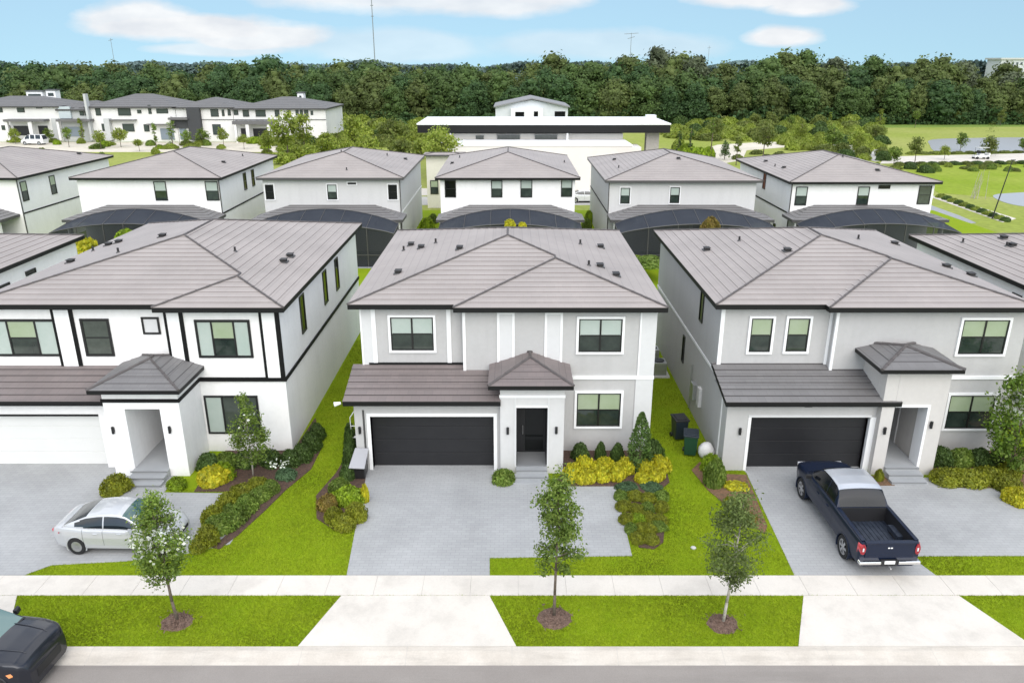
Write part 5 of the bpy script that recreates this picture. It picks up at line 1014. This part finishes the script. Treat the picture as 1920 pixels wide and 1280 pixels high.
# single trees
def stree(px_, pyb, wpx, hpx, kind, label, trunkf=.3, dense=1.0, lm=None, group=None, seed=1):
    x, y = g(px_, pyb, -.1); d = depth(y, 0); h = hpx*d/FPX/.98; rad = wpx/2*d/FPX
    return make_tree('park_tree', label, 'tree', (x, y, -.1), h, h*trunkf, rad, kind, lm or LF_SCR, max(.10, rad*.13), 34, int(34*dense), rad*.24, seed, r0=max(.05, h*.018), group=group)
ob = lambda t: .95*math.sin(math.pi*(t*.8+.12))+.06
col_ = lambda t: .9-.35*abs(t-.4)
cone = lambda t: 1.0*(1-t)**.7+.08
data = [(130, 276, 16, 36, ob, .35, LF_MID, 'young tree beside the distant white van'), (190, 280, 20, 34, ob, .35, LF_SCR, 'yellow-green tree before the second distant porch'), (352, 276, 18, 30, ob, .3, LF_MID, 'small tree between the narrow tree and the black clad distant tower'), (420, 276, 20, 34, ob, .35, LF_SCR, 'light tree before the distant wall right of the black clad tower'), (458, 280, 20, 26, ob, .35, LF_SCR, 'light tree before the last distant porch'), (505, 292, 30, 44, ob, .35, LF_SCR, 'loose light tree left of the feathery tree'), (30, 270, 18, 26, ob, .35, LF_SCR, 'small tree before the leftmost distant porch'),
 (1500, 268, 26, 40, ob, .2, LF_SCR, 'loose light tree in the scrub above the last back row roof'), (1560, 280, 30, 44, ob, .2, LF_MID, 'mid green tree in the scrub above the last back row roof'), (1605, 290, 30, 42, ob, .2, LF_SCR, 'light tree at the right side of the scrub by the path'), (1340, 262, 28, 38, ob, .2, LF_SCR2, 'olive tree in the scrub right of the clubhouse'), (1675, 312, 24, 36, ob, .3, LF_MID, 'dark tree beside the ridge of the last back row roof'), (1770, 300, 18, 26, ob, .3, LF_SCR, 'small light tree by the path before the upper pond'),
 (541, 300, 50, 84, ob, .3, LF_SCR, 'feathery light green tree in front of the right end of the distant town houses'), (572, 292, 36, 72, ob, .3, LF_SCR, 'smaller light green tree right of the feathery one by the distant town houses'),
 (227, 276, 26, 34, ob, .35, LF_SCR, 'small bushy tree before the distant sloping roofed house'), (262, 284, 16, 22, ob, .45, LF_SCR, 'tiny lime tree at the distant street edge'), (294, 280, 10, 46, col_, .3, LF_MID, 'dark narrow tree before the distant blue garage'), (325, 276, 14, 46, col_, .1, LF_MID, 'narrow green tree beside the black clad distant entrance'), (381, 273, 22, 30, ob, .1, LF_MID, 'dark green tree right of the black clad distant tower'), (157, 268, 10, 44, col_, .2, LF_SCR, 'slim yellow-green tree before the glass fronted distant house'), (97, 266, 20, 24, ob, .3, LF_MID, 'small tree before the far left distant porch'),
 (1715, 240, 12, 30, ob, .5, LF_MID, 'tree with a dark trunk on the far lawn edge'), (1714, 310, 28, 50, ob, .45, LF_SCR2, 'tree with a pale trunk left of the upper pond'), (1800, 283, 20, 32, ob, .2, LF_MID, 'round dark tree on the near shore of the upper pond'), (1852, 292, 26, 36, ob, .1, LF_SCR2, 'oval grey-green tree in front of the upper pond'), (1918, 285, 18, 26, ob, .2, LF_MID, 'dark tree at the right edge by the upper pond'),
 (1797, 233, 20, 24, ob, .1, LF_SCR2, 'round tree at the far edge of the lawn before the wood'), (1875, 236, 14, 28, ob, .2, LF_SCR2, 'thin tree at the far right edge of the lawn before the wood'), (1648, 240, 16, 34, cone, .1, LF_SCR, 'small pointed tree at the left end of the far lawn'), (1640, 268, 30, 34, ob, .1, LF_SCR2, 'bushy tree above the scrub left of the far lawn'),
 (1272, 290, 12, 44, cone, .05, LF_DARK, 'dark pointed evergreen right of the clubhouse pillar'), (1293, 300, 9, 60, col_, .05, LF_DARK, 'second dark narrow evergreen right of the clubhouse'), (1358, 300, 18, 40, cone, .1, LF_DARK, 'black-green evergreen in front of the far pale paving'), (1380, 310, 14, 52, ob, .45, LF_SCR2, 'thin trunked young tree standing at the far pale paving'), (1430, 300, 36, 62, ob, .4, LF_SCR2, 'wide olive tree above the far pale paving'), (1332, 300, 8, 74, ob, .6, LF_MID, 'tall thin tree between the evergreens and the paving'),
 (1415, 240, 24, 26, col_, .05, LF_SCR2, 'square topped bushy tree before the wood, left one'), (1447, 240, 24, 27, col_, .05, LF_SCR2, 'square topped bushy tree before the wood, right one'), (1480, 240, 16, 24, ob, .1, LF_MID, 'dark round tree right of the two square topped ones'), (1555, 236, 6, 24, col_, .2, LF_SCR, 'thin sapling standing before the wood'),
 (660, 268, 44, 46, ob, .1, LF_SCR, 'broad light tree in the scrub right of the distant houses'), (735, 270, 50, 44, ob, .1, LF_SCR2, 'broad olive tree in the scrub left of the clubhouse'), (615, 290, 40, 40, ob, .1, LF_SCR, 'light green tree behind the grey back row roof'), (690, 300, 50, 44, ob, .08, LF_SCR, 'round light tree just behind the left grey back row ridge'), (755, 305, 46, 46, ob, .08, LF_SCR2, 'olive tree between the left grey back row roof and the clubhouse'), (790, 298, 34, 36, ob, .1, LF_SCR, 'small light tree nearest the left end of the clubhouse'), (575, 300, 44, 26, ob, .05, LF_SCR, 'low light tree above the gap between two back row roofs'), (530, 308, 40, 20, ob, .05, LF_SCR, 'low bright tree behind the right end of the left white back row roof')]
tx_ = P(823, 270, 98)[0]; make_tree('park_tree', 'round light green tree at the left end of the clubhouse canopy', 'tree', (tx_, 98, -.1), 8.5, 5.1, 2.3, ob, LF_SCR, .17, 46, 60, .45, 61, r0=.13)
for i, (a, b, c_, d, sh_, tf, lm, l) in enumerate(data): stree(a, b, c_, d, sh_, l, tf, 1.0, lm, seed=100+i)
# bare saplings in a row and a leaning lamp pole by the lower pond
T = thing('sapling_clump', 'clump of thin bare saplings on the lawn beside the lower pond', 'saplings', (*g(1833, 372, -.1), -.1)); m = MB(); bx_, by_ = g(1833, 372, -.1)
for i in range(9): a = rnd.uniform(-.9, .9); m.tube((bx_+a, by_+rnd.uniform(-.5, .5), -.1), (bx_+a+rnd.uniform(0, .7), by_, rnd.uniform(2, 3.6)), .035, .015, BARKP, 5)
m.build('stems', T); v_, f_ = leaves(np.column_stack([rng.normal(bx_, .6, 160), rng.normal(by_, .3, 160), rng.uniform(.1, 2.6, 160)]), .12, rng); npmesh('foliage', v_, f_, LF_SCR2, T)
T = thing('lamp_post', 'thin leaning dark lamp post between the lower pond and the slanting path', 'lamp post', (*g(1860, 410, -.1), -.1)); bx_, by_ = g(1860, 410, -.1); m = MB(); m.tube((bx_, by_, -.1), (bx_+.85, by_, 5.9), .07, .045, BLK, 8); m.tube((bx_+.85, by_, 5.9), (bx_+.95, by_, 6.1), .05, .03, BLK, 8); m.build('pole', T); m = MB(); m.box(bx_+.75, bx_+1.15, by_-.12, by_+.12, 6.08, 6.16, BLK); m.build('lamp_head', T)
# masts on the skyline
def mast(px_, ptop, pbase, Y, r, label, arms=()):
    x, zt = P(px_, ptop, Y); T = thing('radio_mast', label, 'mast', (x, Y, 0)); m = MB(); m.tube((x, Y, 0), (x, Y, zt), r, r*.6, MASTM, 6); m.build('mast_pole', T)
    if arms:
        m = MB()
        for a in arms: m.tube((x-a[1], Y, zt-a[0]), (x+a[1], Y, zt-a[0]+a[2]), r*.7, r*.7, MASTM, 5)
        m.build('antenna', T)
MASTM = mat('mast_grey', (.20, .22, .24), .6)
mast(693, -60, 120, 420, .28, 'very tall thin mast crossing the sky left of centre', ((10, .7, 0), (17, .7, .0), (22, .6, 0))); mast(207, 72, 115, 380, .16, 'short thin mast above the left part of the wood', ((1, 1.0, .5),)); mast(1184, 62, 100, 380, .16, 'short mast with cross arms above the wood right of centre', ((.5, 3.2, .4), (2.5, 1.6, .9))); mast(1330, 86, 105, 380, .12, 'tiny mast above the wood between two right hand clouds', ((1, .8, .3),))
# distant pale building on the skyline, far right
T = thing('distant_building', 'pale distant building showing over the wood at the far right', 'building', (0, 0, 0)); xa, zb = P(1875, 128, 500); xb, zt = P(1935, 112, 500); m = MB(); m.box(xa, xb, 500, 515, 0, zt, mat('distant_pale', (.55, .57, .60), .9)); m.box(xa-1, xb+1, 499, 516, zt, zt+1, FW2)
for i in range(7): m.box(xa+1.5+i*2.6, xa+2.8+i*2.6, 499.9, 500, zt-3, zt-1.6, FG)
m.build('wall', T)
# ================================================================== vehicles
TYRE = mat('tyre', (.014, .014, .015), .85); RIM = mat('alloy', (.55, .55, .56), .3, metal=.85); CHROME = mat('chrome', (.8, .8, .8), .12, metal=1); CARGL = mat('car_glass', (.010, .014, .018), .03, spec=.9); CARGLG = mat('windscreen_green', (.045, .10, .095), .03, spec=.9)
AMBER = mat('amber_lens', (.75, .25, .06), .2, coat=1); REDL = mat('red_lens', (.55, .035, .05), .15, coat=1); LENS = mat('clear_lens', (.6, .6, .62), .1, coat=1); PLATEW = mat('plate_white', (.8, .8, .78), .4); INTB = mat('car_trim_black', (.014, .014, .016), .55)
def paint(name, c, metal=.2, rough=.35): return mat(name, c, rough, metal=metal, coat=1, coat_rough=.04, fine=(3, .01))
PSIL = paint('paint_silver_white', (.52, .53, .545), .3); PNAVY = mat('paint_navy', (.003, .009, .028), .3, spec=.3, coat=.15, coat_rough=.05); PROOF = paint('roof_pale_metallic', (.50, .52, .56), .55, .4); PCHAR = mat('paint_charcoal', (.014, .016, .024), .32, metal=.2, spec=.4, coat=.6, coat_rough=.06); PWH = paint('paint_white', (.72, .72, .72), 0)  # pickup: navy body, pale metallic cabin roof
def ip(x, t): return float(np.interp(x, [a for a, _ in t], [b for _, b in t]))
def wheel(T, x, y, r, w_, rim=RIM, hub=.62, spokes=7):
    m = MB(); n = 28; s = 1 if y > 0 else -1
    prof = [(hub*r, 0), (r*.93, 0), (r, .03), (r, w_-.03), (r*.93, w_), (hub*r, w_)]
    vs = [(x+rr_*math.cos(a), y+s*(w_/2-q), r+rr_*math.sin(a)) for rr_, q in prof for a in [i*2*math.pi/n for i in range(n)]]
    k = len(prof); m.add(vs, [(i*n+j, i*n+(j+1) % n, (i+1)*n+(j+1) % n, (i+1)*n+j) for i in range(k-1) for j in range(n)], TYRE)
    m.tube((x, y+s*(w_/2-.09), r), (x, y-s*w_/2, r), hub*r, hub*r, INTB, 24); wo_ = m.build('wheel', T, smooth=True)
    e = wo_.modifiers.new('e', 'EDGE_SPLIT'); e.split_angle = R(35)
    m = MB(); yo = y+s*(w_/2-.045)
    for i in range(spokes):
        a = i*2*math.pi/spokes; ca, sa = math.cos(a), math.sin(a); p = [(.04, -.035), (hub*r*.97, -.05), (hub*r*.97, .05), (.04, .035)]
        pts = [(x+u*ca-v*sa, yo+s*dy, r+u*sa+v*ca) for dy in (0, .03) for u, v in p]; m.add(pts, [(0, 1, 2, 3), (7, 6, 5, 4), (0, 4, 5, 1), (1, 5, 6, 2), (2, 6, 7, 3), (3, 7, 4, 0)], rim)
    nn = 28; vs = [(x+rr_*math.cos(a), yo+s*dy, r+rr_*math.sin(a)) for rr_, dy in ((hub*r*1.0, .035), (hub*r*.88, .03), (hub*r*.88, 0), (hub*r, -.01)) for a in [i*2*math.pi/nn for i in range(nn)]]
    m.add(vs, [(i*nn+j, i*nn+(j+1) % nn, (i+1)*nn+(j+1) % nn, (i+1)*nn+j) for i in range(3) for j in range(nn)], rim); m.tube((x, yo-s*.01, r), (x, yo+s*.035, r), .06, .05, rim, 12)
    m.build('rim', wo_)
def vehicle(name, label, cat, S, loc, rz, group=None):
    T = thing(name, label, cat, (0, 0, 0), group); Lr, Lf = S['x']; W = S['w']; nx = S.get('nx', 84); zb = S['zb']
    body = MB(); xs = [Lr+(Lf-Lr)*(.5-.5*math.cos(math.pi*i/nx))*.35+(Lf-Lr)*i/nx*.65 for i in range(nx+1)]
    bed = S.get('bed')
    def sec(x):
        d = ip(x, S['deck']); w_ = W/2*ip(x, S['plan']); b = ip(x, S['under']) if 'under' in S else zb; c = ip(x, S['crown'])
        P_ = [(0, b), (w_*.84, b), (w_*.965, b+.07), (w_*.985, b+.20), (w_*.99, b+(d-b)*.42), (w_*1.0, b+(d-b)*.62), (w_*.985, d-(d-b)*.14), (w_*.955, d-.03), (w_*.90, d), (w_*.70, d+c*.5), (w_*.35, d+c*.9), (0, d+c)]
        out = []; seg = [2, 3, 2, 3, 5, 4, 4, 2, 2, 2, 2]
        for (a, e), n_ in zip(zip(P_[:-1], P_[1:]), seg):
            for i in range(n_): out.append((a[0]+(e[0]-a[0])*i/n_, a[1]+(e[1]-a[1])*i/n_))
        return out+[P_[-1]]
    rows = []
    for x in xs:
        q = sec(x); full = [(x, y, z) for y, z in q]+[(x, -y, z) for y, z in reversed(q[:-1])]; rows.append(full)
    n = len(rows[0]); vs = [p for r_ in rows for p in r_]; fs = []; r = S['r']
    for i in range(nx):
        for j in range(n-1):
            c = [vs[k_] for k_ in (i*n+j, i*n+j+1, (i+1)*n+j+1, (i+1)*n+j)]; cx = sum(p[0] for p in c)/4; cy = sum(p[1] for p in c)/4; cz = sum(p[2] for p in c)/4
            if any((cx-wx)**2+(cz-r)**2 < (r*1.13)**2 for wx in S['wheels']) and abs(cy) > W/2-.36: continue
            if bed and bed[0] < cx < bed[1] and abs(cy) < bed[2] and cz > .9: continue
            fs.append((i*n+j, (i+1)*n+j, (i+1)*n+j+1, i*n+j+1))
    fs.append(tuple(range(n-1))); fs.append(tuple(nx*n+k_ for k_ in range(n-2, -1, -1)))
    body.add(vs, fs, S['paint']); bo = body.build('body', T, smooth=True); e = bo.modifiers.new('e', 'EDGE_SPLIT'); e.split_angle = R(42)
    # arches and inner wells
    m = MB()
    for wx in S['wheels']:
        for s in (-1, 1):
            N_ = 20; yo = s*(W/2*ip(wx, S['plan'])*1.0)
            ring_ = [(wx+rr_*math.cos(a), yo+s*dy, r+rr_*math.sin(a)) for rr_, dy in ((r*1.22, -.015), (r*1.17, .012), (r*1.08, .0), (r*1.08, -.38)) for a in [math.pi*(-.14+1.28*i/N_) for i in range(N_+1)]]
            m.add(ring_, [(a*(N_+1)+b, a*(N_+1)+b+1, (a+1)*(N_+1)+b+1, (a+1)*(N_+1)+b) for a in range(3) for b in range(N_)], S.get('arch', S['paint']))
            m.tube((wx, yo-s*.40, r), (wx, yo-s*.36, r), r*1.2, r*1.2, INTB, 16)
    m.build('wheel_arch', T)
    m = MB(); m.box(Lr+.5, Lf-.5, -W/2+.35, W/2-.35, zb-.04, zb+.15, INTB); m.build('underbody', T)
    # cabin
    G = S['roof']; xa, xb = G[0][0], G[-1][0]; ng = 64; hw = W/2; ws, wr_ = S['glassw']; gl = MB(); pl = MB(); rf = MB(); zmax = max(z for _, z in G); ns = 10; ntp = 10
    grid = []
    for i in range(ng+1):
        x = xa+(xb-xa)*i/ng; zr = ip(x, G); d = min(ip(x, S['deck'])-.01, zr); f = (zr-d)/(zmax-d+1e-6); top = ws+(wr_-ws)*min(1, f)**.8; base = ws*ip(x, S['plan'])/ip(0, S['plan']); row = []
        for j in range(ns+1): t = j/ns; row.append((x, base+(top-base)*(t**1.4), d+(zr-d-.05*f)*t))
        for j in range(1, ntp+1): t = j/ntp; row.append((x, top*math.cos(t*math.pi/2)**.9 if t < 1 else 0, zr-.05*f+.05*f*math.sin(t*math.pi/2)+S.get('rc', .03)*f*t))
        grid.append(row)
    r0, r1 = S['roofx']; wins = S['wins']
    for i in range(ng):
        for j in range(ns+ntp):
            q = [grid[i][j], grid[i+1][j], grid[i+1][j+1], grid[i][j+1]]; cx = sum(p[0] for p in q)/4; cz = sum(p[2] for p in q)/4; cy = sum(p[1] for p in q)/4
            zr = ip(cx, G); d = ip(cx, S['deck'])
            if j < ns: isg = any(a < cx < b for a, b in wins) and d+.04 < cz < zr-.075
            else: isg = (cx > r1 or cx < r0) and cy < ip(cx, S['plan'])*ws*(.90 if cx > 0 else .88) and j >= ns+1
            for s in (1, -1):
                qq = [(p[0], p[1]*s, p[2]) for p in q]
                if s == 1: qq = qq[::-1]
                if j >= ns and r0 <= cx <= r1: rf.poly(qq, S['roofp'])
                elif isg: (gl if (cx <= r1 or j < ns) else pl).poly(qq, S['glass'] if (j < ns or cx < 0) else S['wscreen'])
                else: rf.poly(qq, S['pillar'])
    for mb_, nm_ in ((gl, 'side_glass'), (pl, 'windscreen'), (rf, 'cabin_roof')):
        if not mb_.v: continue
        o = mb_.build(nm_, T, smooth=True); wd = o.modifiers.new('w', 'WELD'); wd.merge_threshold = .002; e = o.modifiers.new('e', 'EDGE_SPLIT'); e.split_angle = R(38)
    for wx in S['wheels']:
        for s in (-1, 1): wheel(T, wx, s*(W/2-.12), r, .22, S.get('rim', RIM), S.get('hub', .62), S.get('spokes', 7))
    for s in (-1, 1):
        m = MB(); mx_, mz = S['mirror']; y = s*(W/2); m.add([(mx_-.07, y-s*.02, mz), (mx_+.07, y-s*.02, mz), (mx_+.05, y+s*.17, mz+.02), (mx_-.07, y+s*.19, mz), (mx_-.07, y-s*.02, mz+.13), (mx_+.05, y-s*.02, mz+.13), (mx_+.03, y+s*.16, mz+.15), (mx_-.07, y+s*.18, mz+.15)], [(3, 2, 1, 0), (4, 5, 6, 7), (0, 1, 5, 4), (1, 2, 6, 5), (2, 3, 7, 6), (3, 0, 4, 7)], S['mirrorp']); m.build('wing_mirror', T, bevel=.02)
    for s in (-1, 1):
        for a in S['handles']:
            m = MB(); y = W/2*.995; m.box(a-.09, a+.09, s*(y-.02), s*(y+.025), S['hz'], S['hz']+.03, S['handlep']); m.build('door_handle', T, bevel=.008)
    # door shut lines as fine dark strips
    m = MB()
    for a in S['gaps']:
        for s in (-1, 1):
            prof_ = [p for p in sec(a) if p[1] > zb+.18 and p[0] > W/2*.9]
            for p, q in zip(prof_[:-1], prof_[1:]): m.add([(a-.006, s*(p[0]+.002), p[1]), (a+.006, s*(p[0]+.002), p[1]), (a+.006, s*(q[0]+.002), q[1]), (a-.006, s*(q[0]+.002), q[1])], [(0, 1, 2, 3)], INTB)
    if m.v: m.build('door_gap', T)
    T.location = loc; T.rotation_euler = (0, 0, rz); return T
plan = [(-2.3, .74), (-2.15, .86), (-1.8, .95), (-1.0, 1), (1.0, 1), (1.7, .96), (2.1, .86), (2.3, .66)]
SED = dict(x=(-2.3, 2.3), w=1.80, zb=.19, r=.325, wheels=(-1.36, 1.37), paint=PSIL, roofp=PSIL, pillar=PSIL, glass=CARGL, wscreen=CARGLG, plan=plan,
  deck=[(-2.3, .78), (-2.22, .95), (-2.0, 1.03), (-1.6, 1.02), (-.9, .97), (.9, .93), (1.5, .88), (2.0, .76), (2.22, .62), (2.3, .52)], under=[(-2.3, .42), (-2.1, .26), (-1.7, .20), (1.8, .19), (2.1, .22), (2.3, .34)], crown=[(-2.3, .0), (-2, .02), (1, .06), (2, .05), (2.3, 0)],
  roof=[(-1.85, 1.03), (-1.4, 1.22), (-.95, 1.375), (-.5, 1.44), (-.1, 1.455), (.25, 1.44), (.55, 1.375), (.9, 1.17), (1.25, .93)], glassw=(.80, .60), roofx=(-.95, .42), wins=[(-1.35, -.32), (-.26, .98)], mirror=(.80, .93), mirrorp=PSIL, handles=(-.55, .35), hz=.82, handlep=PSIL, gaps=(-1.05, -.28, .82), spokes=10)
def sedan(label, loc, rz, paintm=None, group=None):
    S = dict(SED)
    if paintm: S.update(paint=paintm, roofp=paintm, pillar=paintm, mirrorp=paintm, handlep=paintm)
    T = vehicle('parked_car', label, 'car', S, (0, 0, 0), 0, group)
    for s in (-1, 1):
        m = MB(); m.add([(-2.20, s*.60, .80), (-1.98, s*.845, .79), (-1.90, s*.872, .86), (-2.16, s*.64, .90)], [(0, 1, 2, 3), (3, 2, 1, 0)], REDL); m.box(-2.31, -2.22, s*.42, s*.66, .78, .88, REDL); m.build('tail_light', T, bevel=.01)
        m = MB(); m.add([(2.285, s*.42, .58), (2.12, s*.78, .60), (2.02, s*.80, .70), (2.20, s*.44, .66)], [(0, 1, 2, 3), (3, 2, 1, 0)], LENS); m.build('headlight', T)
    m = MB(); m.box(2.25, 2.315, -.45, .45, .38, .50, INTB); m.build('grille', T, bevel=.01); m = MB(); m.box(-2.33, -2.29, -.2, .2, .52, .64, PLATEW); m.build('number_plate', T)
    T.location = loc; T.rotation_euler = (0, 0, rz); return T
sedan('silver-white four door car parked side-on in the left driveway behind the blossoming tree', (-13.56, 23.2, .018), R(-1)).scale = (.90, .97, 1)
# navy pickup, nose to the garage
TRG = mat('truck_glass', (.006, .008, .012), .12, spec=.35)
TR = dict(x=(-2.95, 2.95), w=2.02, zb=.42, r=.41, wheels=(-1.85, 1.95), paint=PNAVY, roofp=PROOF, pillar=PNAVY, glass=TRG, wscreen=TRG, nx=96,
  plan=[(-2.95, .95), (-2.85, .985), (-1, 1), (1.5, 1), (2.3, .985), (2.75, .90), (2.95, .74)], deck=[(-2.95, 1.28), (-2.8, 1.31), (-.7, 1.33), (1.3, 1.28), (1.7, 1.25), (2.5, 1.17), (2.8, 1.08), (2.95, .95)], crown=[(-2.95, 0), (1.0, .0), (1.6, .06), (2.8, .05), (2.95, .02)],
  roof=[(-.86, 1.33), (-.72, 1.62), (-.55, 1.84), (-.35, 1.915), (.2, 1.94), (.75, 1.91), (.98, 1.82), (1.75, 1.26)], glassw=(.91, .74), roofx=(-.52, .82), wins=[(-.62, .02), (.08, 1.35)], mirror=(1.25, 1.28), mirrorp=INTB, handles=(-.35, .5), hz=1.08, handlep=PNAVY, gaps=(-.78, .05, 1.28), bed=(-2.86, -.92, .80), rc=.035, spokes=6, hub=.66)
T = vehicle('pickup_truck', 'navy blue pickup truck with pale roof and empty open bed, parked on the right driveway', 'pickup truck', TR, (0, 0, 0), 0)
m = MB(); BEDM = mat('bed_liner', (.012, .017, .030), .5, noise=(5, .8, (.035, .045, .065)))
m.poly([(-2.86, -.80, .80), (-.92, -.80, .80), (-.92, .80, .80), (-2.86, .80, .80)], BEDM); m.box(-2.87, -2.80, -.80, .80, .80, 1.30, PNAVY); m.box(-.95, -.90, -.80, .80, .8, 1.33, INTB)
for s in (-1, 1): m.box(-2.86, -.92, s*.80, s*.83, .80, 1.31, INTB); m.box(-2.2, -1.5, s*.62, s*.80, .80, 1.02, BEDM)
for i in range(11): m.box(-2.78, -.95, -.78+i*.15, -.72+i*.15, .80, .815, BEDM)
m.build('cargo_bed', T)
m = MB(); m.box(-2.975, -2.93, -.80, .80, .74, 1.30, PNAVY); m.box(-3.0, -2.9, -.84, .84, 1.29, 1.34, PROOF2) if 'PROOF2' in globals() else m.box(-3.0, -2.88, -.84, .84, 1.28, 1.335, PNAVY); tg = m.build('tailgate', T, bevel=.015)
for s in (-1, 1): m = MB(); m.box(-2.86, -.9, s*.80, s*.93, 1.315, 1.345, PNAVY); m.build('bed_rail', T, bevel=.01)
m = MB(); m.box(-2.985, -2.97, -.06, .0, 1.10, 1.14, PLATEW); m.box(-2.985, -2.97, .03, .09, 1.10, 1.14, PLATEW); m.build('tailgate_badge', tg)
for s in (-1, 1):
    m = MB(); n_ = 12; pts = [(-2.985, s*(.885+.085*math.cos(a)), 1.06+.19*math.sin(a)) for a in [i*2*math.pi/n_ for i in range(n_)]]; b_ = [(-2.80, s*(1.0 if p[1]*s > .9 else .84), p[2]) for p in pts]; m.add(pts+b_, [tuple(range(n_)), tuple(range(n_-1, -1, -1))]+[(i, (i+1) % n_, n_+(i+1) % n_, n_+i) for i in range(n_)], REDL); tl = m.build('tail_light', T)
    m = MB(); m.box(-2.995, -2.984, s*.86, s*.91, 1.0, 1.12, LENS); m.build('lens', tl)
    m = MB(); m.box(-3.10, -2.92, s*.28, s*1.0, .56, .68, CHROME); m.build('rear_bumper', T, bevel=.03)
    m = MB(); m.box(2.80, 2.90, s*.55, s*.86, .92, 1.06, LENS); m.build('headlight', T, bevel=.02)
m = MB(); m.box(-3.06, -2.95, -.28, .28, .5, .70, INTB); m.build('bumper_step', T, bevel=.02); m = MB(); m.box(-3.08, -3.06, -.17, .17, .58, .69, PLATEW); m.build('number_plate', T)
m = MB(); m.box(2.88, 2.97, -.5, .5, .68, 1.0, INTB); m.build('grille', T, bevel=.02); m = MB(); m.tube((-3.05, 0, .48), (-3.2, 0, .48), .03, .03, METAL); m.build('tow_bar', T)
T.location = (12.13, 24.12, .018); T.rotation_euler = (0, 0, R(91.0))
# dark crossover cut off by the lower left corner
SUV = dict(x=(-2.35, 2.35), w=1.96, zb=.26, r=.39, wheels=(-1.42, 1.42), paint=PCHAR, roofp=PCHAR, pillar=INTB, glass=CARGL, wscreen=mat('windscreen_teal', (.10, .18, .175), .04, spec=.9), arch=INTB,
  plan=[(-2.35, .85), (-2.2, .95), (-1.5, 1), (1.3, 1), (1.8, .985), (2.15, .92), (2.35, .76)], deck=[(-2.35, 1.0), (-2.2, 1.12), (-1, 1.16), (1.1, 1.17), (1.6, 1.15), (2.05, 1.09), (2.25, 1.0), (2.35, .84)], crown=[(-2.35, 0), (0, .03), (1.2, .07), (2.0, .07), (2.35, .01)],
  roof=[(-2.1, 1.14), (-1.8, 1.55), (-1.4, 1.70), (-.4, 1.76), (.25, 1.72), (.5, 1.62), (1.25, 1.17)], glassw=(.86, .68), roofx=(-1.6, .38), wins=[(-1.6, -.6), (-.5, .2), (.26, .95)], mirror=(.85, 1.15), mirrorp=INTB, handles=(-.7, .2), hz=.98, handlep=INTB, gaps=(-1.0, .0, 1.0), spokes=9, hub=.70)
T = vehicle('crossover_car', 'charcoal grey crossover parked at the kerb, only its bonnet and windscreen in view', 'car', SUV, (0, 0, 0), 0)
for s in (-1, 1):
    m = MB(); m.add([(2.24, s*.70, .74), (1.95, s*.985, .78), (1.88, s*.995, .88), (2.25, s*.72, .85)], [(0, 1, 2, 3), (3, 2, 1, 0)], AMBER); m.build('headlight', T)
    m = MB(); m.tube((2.28, s*.45, .48), (2.0, s*.86, .50), .018, .018, CHROME, 6); m.build('bumper_trim', T)
    m = MB()
    for q_ in range(12):
        xa_, xb_ = 1.15+q_*.08, 1.23+q_*.08; za_, zb_ = (ip(v, SUV['deck'])+ip(v, SUV['crown'])*.86+.002 for v in (xa_, xb_)); m.tube((xa_, s*(.52-.008*q_), za_), (xb_, s*(.52-.008*(q_+1)), zb_), .012, .012, PCHAR, 5, False)
    m.build('bonnet_crease', T, smooth=True)
m = MB(); m.box(2.22, 2.37, -.5, .5, .42, .72, INTB); m.build('grille', T, bevel=.03); m = MB(); m.box(1.05, 1.25, -.78, .78, 1.18, 1.21, INTB); m.build('wiper_cowl', T)
T.scale = (1, 1, 1.04); T.location = (-14.98, 17.10, -.09); T.rotation_euler = (0, 0, R(-4))
# far vehicles
sedan('white car parked in the far street, seen between the four-window house and the grey one', (8.95, 94.2, -.085), R(2), PWH)
VAN = dict(x=(-2.4, 2.4), w=1.9, zb=.28, r=.36, wheels=(-1.5, 1.5), paint=PWH, roofp=PWH, pillar=PWH, glass=CARGL, wscreen=CARGL, plan=[(-2.4, .93), (-2.2, 1), (1.6, 1), (2.1, .93), (2.4, .75)], deck=[(-2.4, 1.1), (1.3, 1.12), (1.9, 1.05), (2.3, .9), (2.4, .8)], crown=[(-2.4, 0), (2.4, .03)],
  roof=[(-2.38, 1.12), (-2.25, 1.75), (-2.0, 2.02), (0, 2.06), (.8, 1.98), (1.1, 1.8), (1.75, 1.1)], glassw=(.86, .74), roofx=(-2.1, .95), wins=[(-1.9, -.9), (-.7, .2), (.4, 1.3)], mirror=(1.2, 1.1), mirrorp=INTB, handles=(-.1, .5), hz=1.0, handlep=INTB, gaps=(), nx=50)
vehicle('van', 'white van parked in front of the distant town houses on the left', 'van', VAN, (-98.5, 164, -.08), R(178))
q = g(1838, 298, -.08); T = thing('golf_cart', 'white golf cart with a canopy standing on the path by the upper pond', 'golf cart', (q[0], q[1], -.08)); x, y = q
m = MB(); m.box(x-1.3, x+1.3, y-.6, y+.6, .22, .55, PWH); m.box(x-.5, x+.3, y-.55, y+.55, .55, .85, PWH); m.box(x+.9, x+1.35, y-.55, y+.55, .55, .95, PWH); m.build('body', T, bevel=.06)
m = MB(); m.box(x-.9, x+1.0, y-.6, y+.6, 1.85, 1.92, PWH); m.build('canopy_roof', T, bevel=.03)
for a in (-.85, .95):
    for b in (-.55, .55): m = MB(); m.tube((x+a, y+b, .5), (x+a, y+b, 1.86), .025, .025, BLK); m.build('canopy_post', T)
for a in (-.9, .95):
    for b in (-.6, .6): m = MB(); m.tube((x+a, y+b-.09, .12), (x+a, y+b+.09, .12), .24, .24, TYRE, 14); m.build('wheel', T)
m = MB(); m.box(x-.45, x+.05, y-.5, y+.5, .85, .98, INTB); m.box(x-.55, x-.45, y-.5, y+.5, .9, 1.35, INTB); m.build('seat', T)
